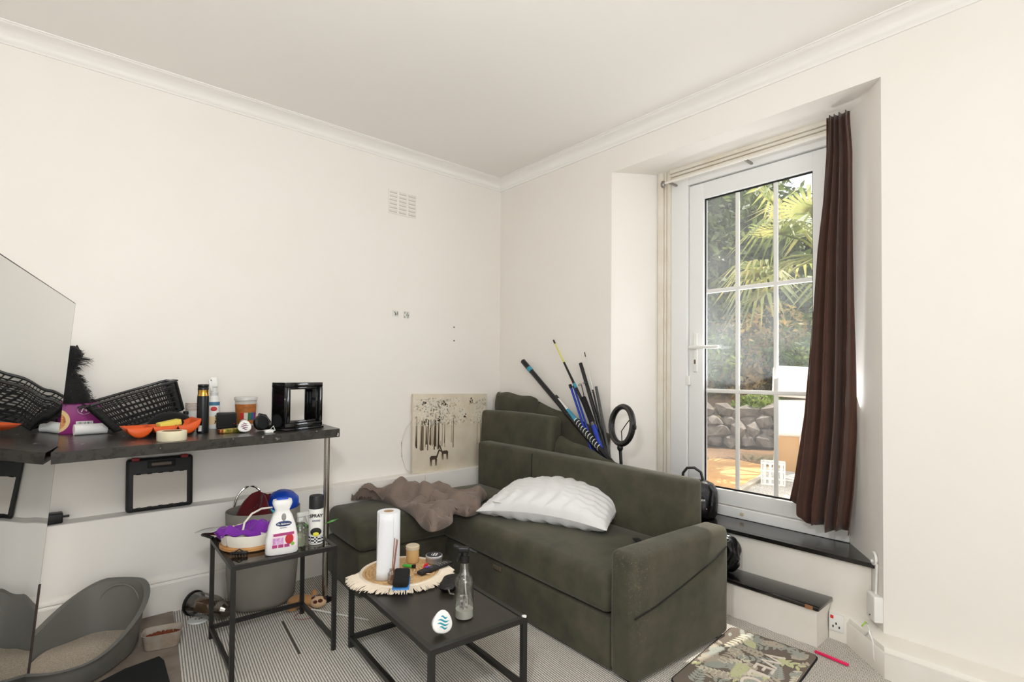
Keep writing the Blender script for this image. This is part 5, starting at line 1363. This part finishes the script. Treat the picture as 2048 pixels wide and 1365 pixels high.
for n, (x0, y0, x1, y1, lb) in enumerate(((785, 621, 797, 634, 'left of two small torn adhesive pads on the left wall'), (807, 623, 819, 637, 'right of two small torn adhesive pads on the left wall'))):
    a, b2 = at(x0, y0, Y=YW), at(x1, y1, Y=YW); w_, h_ = b2.x-a.x, a.z-b2.z
    t = thing('adhesive_pad', lb, 'adhesive pad', ((a.x+b2.x)/2, YW-.001, (a.z+b2.z)/2), 0, 'adhesive pads on the wall')
    MB().rspan((-w_/2, -.0015, -h_/2), (w_/2, 0, h_/2), .0005, 1).build('backing', mat('pale_tape', (226, 224, 216), .6), t)
    q = random.Random(n)
    for i in range(7): MB().rbox((q.uniform(-.4, .4)*w_, -.002, q.uniform(-.4, .4)*h_), (w_*.14, .0015, h_*.3), .0004, 1).build('glue_mark', mat('grey_glue', (150, 152, 148), .7), t)
for n, (x, y, lb) in enumerate(((908, 655, 'upper of two small screw holes in the left wall'), (908, 682, 'lower of two small screw holes in the left wall'))):
    p = at(x, y, Y=YW); tag(MB().cyl((p.x, YW-.0015, p.z), (p.x, YW+.001, p.z), .006, None, 12).build('screw_hole', mat('dark_hole', (60, 56, 52), .9), None), lb, 'hole', 'screw holes')

# canvas print on the ledge
A, B_, C_, D_ = at(823, 946, Y=3.515), at(838, 788, Y=3.56), at(985, 784, Y=3.56), at(943, 931, Y=3.515)
cw, chh = .72, B_.z-.568
t = thing('canvas_print', 'sepia canvas print of forest with two deer leaning on wall ledge', 'picture', (A.x+.01, 3.515, .568)); t.rotation_euler = (math.radians(-2.6), math.radians(1.0), 0)
m_cv = mat('canvas_sepia', (226, 217, 198), .85, noise=(7, (210, 196, 172), .25), bump=(700, .25, .0006))
MB().rspan((0, -.001, 0), (cw, .02, chh), .002, 2).build('canvas', m_cv, t)
q = random.Random(12); yC = -.0016
def quad(mb, pts): mb.add([(x, yC, z) for x, z in pts], (tuple(range(len(pts))),))
m_dk = mat('dark_sepia_ink', (74, 60, 46), .85); m_md = mat('mid_sepia_ink', (160, 142, 116), .85); m_lt = mat('pale_sepia_ink', (184, 173, 150), .85); m_wh = mat('misty_ink', (232, 226, 212), .85)
tr_ = MB(); tr2 = MB(); fo = MB(); fo2 = MB(); fo3 = MB()
for i in range(34):
    x = q.uniform(.02, .40) if i < 26 else q.uniform(.60, .71); w_ = q.uniform(.0015, .0055); z0 = q.uniform(.17, .22); z1 = q.uniform(.34, .44)
    quad(tr_ if q.random() < .35 else tr2, [(x-w_*1.3, z0), (x+w_*1.3, z0), (x+w_*.6+.004, z1), (x-w_*.4+.004, z1)])
for x, w_ in ((.072, .011), (.13, .009), (.19, .012), (.225, .012)):
    quad(tr_, [(x-w_/2, .17), (x+w_/2, .17), (x+w_*.3+.01, .40), (x-w_*.1+.006, .40)])
quad(tr_, [(.135, .30), (.139, .305), (.176, .37), (.172, .372)])
for i in range(950):
    x = q.gauss(.22, .13) if q.random() < .75 else q.gauss(.66, .05); z = q.uniform(.36, .575); r = q.uniform(.003, .010)
    if not (.012 < x < cw-.012): continue
    pts = [(x+r*q.uniform(.5, 1.2)*math.cos(2*PI*k/6), min(chh-.01, z+r*q.uniform(.5, 1.2)*math.sin(2*PI*k/6))) for k in range(6)]
    quad(q.choice((fo2, fo3, fo3)), pts)
for cx, cz in ((.085, .535), (.27, .53), (.30, .52), (.115, .40), (.11, .385), (.255, .42), (.245, .405), (.55, .55), (.56, .53), (.48, .43)):
    for _ in range(6):
        x, z, r = cx+q.gauss(0, .012), cz+q.gauss(0, .010), q.uniform(.004, .010)
        quad(fo, [(x+r*q.uniform(.5, 1.2)*math.cos(2*PI*k/6), min(chh-.01, z+r*q.uniform(.5, 1.2)*math.sin(2*PI*k/6))) for k in range(6)])
def deer(ox, oz, s_, flip):
    f = -1 if flip else 1
    P_ = lambda pts: [(ox+f*x*s_, oz+z*s_) for x, z in pts]
    quad(tr_, P_([(-.028, .035), (.018, .038), (.022, .058), (-.02, .060), (-.032, .05)]))
    quad(tr_, P_([(.010, .045), (.022, .045), (.038, .088), (.030, .092)]))
    quad(tr_, P_([(.028, .086), (.042, .084), (.052, .078), (.050, .086), (.036, .098)]))
    for x in (-.026, -.018, .010, .018): quad(tr_, P_([(x-.003, 0), (x+.001, 0), (x+.004, .04), (x-.004, .04)]))
    quad(tr_, P_([(.034, .095), (.036, .095), (.030, .125), (.028, .124)])); quad(tr_, P_([(.036, .095), (.038, .095), (.048, .122), (.046, .124)]))
deer(.19, .045, 1.3, False); deer(.285, .085, 1.2, True)
tr_.build('ink_trees_and_deer', m_dk, t, smooth=False, fix=False); tr2.build('ink_trunks', m_md, t, smooth=False, fix=False)
fo.build('ink_leaves', m_dk, t, smooth=False, fix=False); fo2.build('ink_foliage', m_lt, t, smooth=False, fix=False); fo3.build('ink_highlights', m_wh, t, smooth=False, fix=False)
for o in list(t.children):
    if o.name.startswith('ink'): o['kind'] = 'stuff'
# white cable beside the canvas
cpts = [at(x, y, Y=yy) for x, y, yy in ((836, 838, 3.562), (826, 838, 3.56), (812, 858, 3.56), (803, 885, 3.56), (804, 915, 3.56), (811, 938, 3.555), (824, 948, 3.535), (845, 949, 3.50), (850, 953, 3.47), (852, 966, 3.462))]
tag(MB().tube(cpts, .0028, 6).build('cable', mat('white_cable', (222, 216, 206), .5), None), 'thin white cable looping beside the canvas print', 'cable')

# fishing rods
m_cb = mat('carbon_black', (24, 24, 26), .3); m_rb = mat('rod_blue', (34, 62, 170), .28, .2); m_ry = mat('rod_yellow_tip', (222, 218, 120), .5); m_rw = mat('rod_white', (222, 222, 218), .4); m_teal = mat('rod_teal', (60, 150, 176), .35); m_gd = mat('rod_guide_steel', (110, 110, 112), .3, 1)
m_eva = mat('eva_foam_grip', (18, 18, 18), .85)
def rod(label, tip, low, xt, xl, segs, guides=()):
    a, b = at(*tip, X=xt), at(*low, X=xl)
    d = (b-a); k = (.05-a.z)/d.z; end = a+d*k
    if end.y < 1.75: k = (1.75-a.y)/d.y; end = a+d*k
    L = (end-a)
    t = thing('fishing_rod', label, 'fishing rod', end, 0, 'fishing rods leaning in the corner behind the sofa')
    for nm, s0, s1, r0, r1, m in segs:
        p0, p1 = a+d*s0-end, (a+d*s1 if s1 is not None else end)-end
        MB().cyl(p0, p1, r0, r1, 12).build(nm, m, t)
    for s_ in guides:
        c = a+d*s_-end; MB().tube([c+Vector((-.018+.010*math.cos(k2/8*2*PI), .012*math.sin(k2/8*2*PI), .012*math.cos(k2/8*2*PI)*.6)) for k2 in range(9)], .0018, 5, False).build('guide_ring', m_gd, t)
    return t
rod('thick black pole with teal band, leftmost of the fishing rods', (1046, 723), (1200, 905), 2.870, 2.800, (('butt', 0, .09, .021, .021, m_cb), ('band', .09, .13, .0215, .0215, m_teal), ('blank', .13, None, .019, .018, m_cb)))
t = rod('white and black spiral-wrapped rod crossing the leftmost pole', (1111, 794), (1196, 893), 2.860, 2.790, (('cap', 0, .07, .018, .018, m_cb), ('white_wrap', .07, .30, .0175, .0175, m_rw), ('teal_wrap', .30, .52, .0175, .0175, m_teal), ('blank', .52, None, .017, .017, m_cb)), (.35,))
a, b = at(1111, 794, X=2.86), at(1196, 893, X=2.79); o0 = t.location
sp_l = MB(); dd = b-a; nn = dd.normalized(); s1_ = nn.cross(Vector((1, 0, 0))).normalized(); s2_ = nn.cross(s1_)
sp_l.tube([a+dd*(.5+.55*i/90)-o0+(s1_*math.cos(i*.75)+s2_*math.sin(i*.75))*.0185 for i in range(91)], .0038, 5)
sp_l.build('spiral_wrap', m_rw, t)
rod('thin whippy rod with pale yellow tip, tallest of the fishing rods', (1107, 681), (1213, 905), 2.875, 2.805, (('tip_ring', 0, .035, .007, .007, m_cb), ('yellow_tip', .035, .22, .0055, .0075, m_ry), ('blank', .22, .42, .008, .010, m_cb), ('whipping', .42, .46, .0115, .0115, m_teal), ('lower_blank', .46, None, .011, .014, m_cb)))
rod('slim blue rod, left one of the blue pair', (1140, 770), (1184, 905), 2.840, 2.800, (('cap', 0, .05, .012, .012, m_cb), ('blank', .05, None, .0085, .0085, m_rb)))
rod('slim blue rod, right one of the blue pair', (1147, 772), (1190, 905), 2.855, 2.815, (('cap', 0, .04, .009, .009, m_cb), ('blank', .04, None, .0075, .0075, m_rb)))
rod('stout rod with black foam grip and bright blue blank', (1166, 796), (1211, 916), 2.840, 2.795, (('foam_grip', 0, .42, .022, .021, m_eva), ('reel_seat', .42, .48, .016, .016, m_gd), ('blank', .48, None, .018, .018, m_rb)))
rod('matt black pole rising behind the foam-gripped rod', (1161, 727), (1216, 915), 2.870, 2.825, (('blank', 0, None, .0135, .014, m_cb),), (.22,))
rod('hair-thin white-tipped rod between the black poles', (1169, 705), (1212, 900), 2.880, 2.835, (('tip_ring', 0, .05, .0035, .0035, m_cb), ('white_tip', .05, .40, .0025, .004, m_rw), ('blank', .40, None, .006, .008, m_cb)), (.42, .65))
rod('short dark grey pole, rightmost of the fishing rods', (1192, 774), (1216, 900), 2.870, 2.835, (('blank', 0, None, .010, .012, mat('dark_grey_rod', (62, 62, 60), .35)),))
rod('short thin rod with hooked tip ring behind the foam grip', (1163, 770), (1180, 850), 2.875, 2.835, (('blank', 0, None, .003, .006, m_cb),), (.0,))

# ring light on a stand in the recess
rc_ = at(1244, 851, X=2.80); base_ = at(1257, 940, X=2.79)
t = thing('ring_light', 'black ring light on a stand in the door recess', 'lamp', (base_.x, base_.y, .0))
o0 = t.location
nrm = Vector((-.86, .30, .1)).normalized(); sx = nrm.cross(Vector((0, 0, 1))).normalized(); sz_ = sx.cross(nrm)
R_ = .122
ringp = [rc_-o0+(sx*math.cos(2*PI*k/48)*R_+sz_*math.sin(2*PI*k/48)*R_) for k in range(49)]
MB().tube(ringp, .019, 10, False).build('ring', m_black, t)
MB().tube([rc_-o0+nrm*.012+(sx*math.cos(2*PI*k/48)*R_+sz_*math.sin(2*PI*k/48)*R_) for k in range(49)], .012, 8, False).build('diffuser', mat('dark_diffuser', (58, 54, 50), .5), t)
bt = rc_-o0-sz_*R_
MB().ball(bt-Vector((0, 0, .025)), (.020, .020, .026), 12, 8).build('ball_joint', m_black, t)
MB().cyl(bt-Vector((0, 0, .03)), (0, 0, .012), .0105, .012, 12).build('pole', m_black, t)
MB().cyl((0, 0, .60), (0, 0, .66), .018, .018, 12).build('clamp', m_black, t)
MB().lathe([(.04, 0), (.04, .02), (.02, .03), (.012, .05)], 28).build('base', m_black, t)
MB().tube([rc_-o0+sx*(-.02)+sz_*(-R_+.01), rc_-o0+sx*.0-sz_*.04, rc_-o0+sx*(-.055)+sz_*.02, rc_-o0+sx*(-.09)+sz_*.05], .0035, 6).build('cable', m_black, t)
MB().rbox(rc_-o0-sx*.0+sz_*(-R_*.0)+sx*(-R_-.018), (.02, .02, .03), .004, 2).build('switch', m_black, t)
# backpack on the upper step
t = thing('backpack', 'black leather-look backpack standing on the upper step by the door', 'backpack', (3.12, 1.80, .4335), math.radians(20))
m_bp = mat('black_pu_leather', (20, 19, 19), .38, bump=(70, .5, .006), noise=(12, (30, 28, 27), .25))
def bpr(a_, b_, z, cx=0, cy=0): return [(cx+math.copysign(abs(math.cos(2*PI*j/28))**.7, math.cos(2*PI*j/28))*a_, cy+math.copysign(abs(math.sin(2*PI*j/28))**.7, math.sin(2*PI*j/28))*b_, z) for j in range(28)]
MB().loft([bpr(.07, .12, 0), bpr(.082, .135, .02), bpr(.085, .14, .10), bpr(.075, .132, .17, -.004, -.005), bpr(.055, .105, .215, -.01, -.01), bpr(.025, .06, .235, -.012, -.012)]).build('body', m_bp, t, angle=60)
MB().loft([bpr(.02, .085, .03, -.09), bpr(.03, .095, .05, -.09), bpr(.03, .095, .11, -.088), bpr(.015, .08, .13, -.082)]).build('front_pocket', m_bp, t, angle=60)
MB().tube([(-.02, .075, .20), (-.02, .070, .27), (-.02, .045, .305), (-.02, .0, .31), (-.02, -.04, .285), (-.02, -.06, .21)], .009, 8).build('grab_handle', m_bp, t)
MB().tube([(-.08, -.09, .03), (-.10, -.115, .10), (-.07, -.12, .18), (-.03, -.08, .22)], .011, 8).build('shoulder_strap', m_bp, t)
for q_ in ((-.098, -.11, .09), (-.10, -.085, .075), (-.118, -.03, .06)): MB().ball(q_, .008, 10, 6).build('buckle', m_chrome, t)
# black bin bag on the lower step
t = thing('bin_bag', 'crumpled shiny black plastic bag on the lower step beside the armrest', 'bag', (2.93, 1.515, .206))
def bag(u, v):
    a = 2*PI*v; th = PI*u; r = .098*math.sin(th)**.8
    r *= 1+.10*math.sin(5*a+3*th)+.07*math.sin(9*a-5*th)
    return (min(.085, r*math.cos(a)*.85), r*math.sin(a), max(0.001, .108-.108*math.cos(th))+.008*math.sin(7*a+6*th)*math.sin(th))
MB().grid(bag, 26, 44).build('film', mat('shiny_black_polythene', (14, 14, 15), .18, bump=(40, .6, .008)), t, angle=50)
MB().tube([(-.02, .01, .20), (.0, .0, .225), (.015, -.01, .215)], .012, 8).build('knot', mat('shiny_black_polythene', (14, 14, 15)), t)

# welcome mat
mr = math.radians(5.0)
t = thing('doormat', 'taupe WELCOME doormat printed with pale leaves before the steps', 'mat', (2.405, 1.125, 0), mr)
ml, mw = .70, .415
def rrect(a_, b_, r, n=6):
    out = []
    for cx, cy, a0 in ((a_-r, b_-r, 0), (-a_+r, b_-r, PI/2), (-a_+r, -b_+r, PI), (a_-r, -b_+r, 1.5*PI)):
        for k in range(n+1): out.append((cx+r*math.cos(a0+PI/2*k/n), cy+r*math.sin(a0+PI/2*k/n)))
    return out
MB().prism(rrect(ml/2, mw/2, .035), 0, .005).build('backing', mat('black_rubber', (26, 26, 27)), t)
MB().prism(rrect(ml/2-.006, mw/2-.006, .031), .005, .0075).build('pile', mat('taupe_mat_pile', (122, 110, 98), .95, bump=(420, .6, .002)), t)
q = random.Random(21)
lc = [mat('mat_cream_leaf', (216, 208, 186), .95), mat('mat_sage_leaf', (168, 170, 160), .95), mat('mat_lime_leaf', (206, 206, 160), .95), mat('mat_beige_leaf', (190, 178, 160), .95)]
LM = [MB() for _ in lc]; LZ = [0.0]
def leaf2(mb, x, y, a, L, w_):
    d = (math.cos(a), math.sin(a)); n = (-d[1], d[0]); pts = []
    for s_, k in ((0, 0), (.25, .8), (.5, 1), (.75, .7), (1, 0), (.75, -.7), (.5, -1), (.25, -.8)): pts.append((x+d[0]*L*s_+n[0]*w_*k, y+d[1]*L*s_+n[1]*w_*k))
    if all(abs(px) < ml/2-.008 and abs(py) < mw/2-.008 for px, py in pts): LZ[0] += .0000012; mb.add([(px, py, .0079+LZ[0]) for px, py in pts], (tuple(range(8)),))
for i in range(54):
    x, y, a = q.uniform(-.34, .34), q.uniform(-.2, .2), q.uniform(0, 2*PI); mb = LM[q.randrange(4)]; L = q.uniform(.10, .17); kind = q.random()
    if kind < .62:
        for s_ in range(7):
            f = s_/6; bx, by = x+math.cos(a)*L*f, y+math.sin(a)*L*f
            for sg in (-1, 1): leaf2(mb, bx, by, a+sg*.85, .048*(1-.45*f), .009)
        leaf2(mb, x+math.cos(a)*L, y+math.sin(a)*L, a, .04, .008)
        leaf2(mb, x, y, a, L, .0022)
    elif kind < .85:
        for s_ in range(8): leaf2(mb, x, y, a+s_*PI/4, .05, .008)
    else: leaf2(mb, x, y, a, .11, .03)
for mb, m in zip(LM, lc):
    o = mb.build('leaf_print', m, t, smooth=False, fix=False); o['kind'] = 'stuff'
m_let = mat('raised_cream_letters', (232, 220, 206), .9)
xp = .175
for c_, w_ in zip('WELCOME', (.115, .075, .07, .085, .09, .105, .075)):
    text('letter', c_, .125, m_let, t, (xp-w_/2+.02, -.055, .010), (0, 0, PI), depth=.0022); xp -= w_
# pink stick
a, b2 = at(1630, 1303, Z=.008), at(1697, 1331, Z=.008)
d = (b2-a)
t = thing('pink_stick', 'bright pink flat plastic stick lying on the carpet by the step', 'stick', (a+b2)/2, math.atan2(d.y, d.x))
MB().rbox((0, 0, 0), (d.length, .017, .010), .003, 2).build('bar', mat('hot_pink_plastic', (238, 34, 96), .4), t)
MB().rbox((d.length/2-.002, 0, .0), (.004, .012, .006), .001, 1).build('end_plug', mat('hot_pink_plastic', (238, 34, 96)), t)

# white junction box, round blank, lead, socket
p = at(1731, 1205, X=2.985)
t = thing('junction_box', 'white plastic junction box fixed low on the door recess side', 'junction box', (2.975, .752, p.z)); t.rotation_euler = (0, 0, math.atan2(.24, .35))
MB().rspan((-.045, .0, -.06), (.045, .045, .06), .006, 3).build('cover', m_white, t)
MB().rspan((-.047, -.002, -.062), (.047, .008, .062), .004, 2).build('back_box', m_white, t)
MB().ball((.0, .046, -.04), .004, 8, 6).build('screw', m_gd, t)
MB().tube([(.0, .02, .06), (.0, .018, .13), (.01, .012, .2)], .005, 6).build('conduit', m_white, t)
p = at(1733, 1114, X=3.0)
t = thing('cable_outlet', 'round white cable outlet plate at the end of upper tread', 'outlet', (3.0, .782, p.z)); t.rotation_euler = (0, 0, math.atan2(.24, .35))
MB().cyl((0, 0, 0), (0, .010, 0), .034, .031, 28).build('plate', m_white, t)
MB().cyl((0, .010, -.012), (0, .018, -.012), .008, .006, 12).build('nozzle', m_white, t)
pts = [Vector((2.965, .80, .14)), Vector((2.93, .80, .165)), Vector((2.90, .775, .15)), Vector((2.905, .80, .12)), Vector((2.88, .775, .155)), Vector((2.86, .755, .12)), Vector((2.853, .748, .05)), Vector((2.84, .725, .012)), Vector((2.815, .70, .008))]
tag(MB().tube(pts, .004, 6).build('telephone_lead', m_white, None), 'white lead trailing from junction box down the skirting to carpet', 'cable')
tag(MB().tube([(2.95, .80, .155), (2.92, .80, .175), (2.90, .81, .158)], .0035, 6).build('earth_wire', mat('green_yellow_wire', (150, 190, 70), .5), None), 'short green earth wire poking out below the junction box', 'wire')
t = thing('wall_socket', 'white mains socket with red switch low beside the lower step', 'socket', (3.010, .95, .092))
MB().rspan((-.010, -.034, -.042), (.002, .034, .042), .003, 2).build('faceplate', m_white, t)
MB().rspan((-.014, .012, .018), (-.008, .026, .034), .002, 2).build('rocker_switch', mat('red_plastic', (220, 42, 42)), t)
for y, z in ((0, -.004), (.014, -.020), (-.014, -.020)): MB().rspan((-.0106, y-.003, z-.006), (-.0098, y+.003, z+.006), .0003, 1).build('pin_slot', m_black, t)

# labels, badges, knobs and the like belong to the part they sit on
HOST = ('bottle', 'can', 'case', 'carton', 'tub', 'lid', 'shell', 'cover', 'trigger_head', 'pump_head', 'body', 'rim', 'bag', 'canvas', 'faceplate', 'ring', 'plate')
SUBS = {'bottle': ('label', 'brand_oval', 'lettering', 'handle_dimple', 'blue_band', 'red_badge', 'label_band', 'brush_mark', 'worn_label', 'label_stripe', 'stain_picture', 'wine_picture', 'label_box', 'green_seal', 'grey_print_bar'),
        'can': ('barcode_label', 'pin_stripe', 'chequer_band', 'car_badge', 'yellow_badge', 'lettering', 'grey_print_bar'),
        'carton': ('bowl_picture', 'food_picture', 'barcode_panel', 'barcode', 'age_badge', 'lettering'),
        'tub': ('label_sleeve', 'label_patch'), 'lid': ('lid_label', 'print_bar'), 'trigger_head': ('trigger',), 'pump_head': ('nozzle', 'trigger'),
        'case': ('grille', 'indicator', 'button', 'ring_button', 'colour_key', 'wave_logo'), 'shell': ('white_panel', 'retaining_lug', 'handle_recess', 'latch'),
        'cover': ('piping', 'care_tag', 'zip_pull', 'screw'), 'rim': ('handle',), 'faceplate': ('rocker_switch', 'pin_slot'), 'ring': ('diffuser', 'switch'), 'bag': ('handle', 'handle_tab'),
        'body': ('front_pocket', 'grab_handle', 'shoulder_strap', 'buckle'), 'plate': ('louvre', 'slot'), 'canvas': ('ink_trees_and_deer', 'ink_trunks', 'ink_leaves', 'ink_foliage', 'ink_highlights')}
stem = lambda o: o.name.split('.')[0]
for root in [o for o in bpy.data.objects if o.type == 'EMPTY' and o.parent is None]:
    kids = list(root.children)
    for h in kids:
        if stem(h) in SUBS and h.matrix_local == Matrix.Identity(4):
            for c in kids:
                if c is not h and c.parent == root and not c.children and stem(c) in SUBS[stem(h)]: c.parent = h
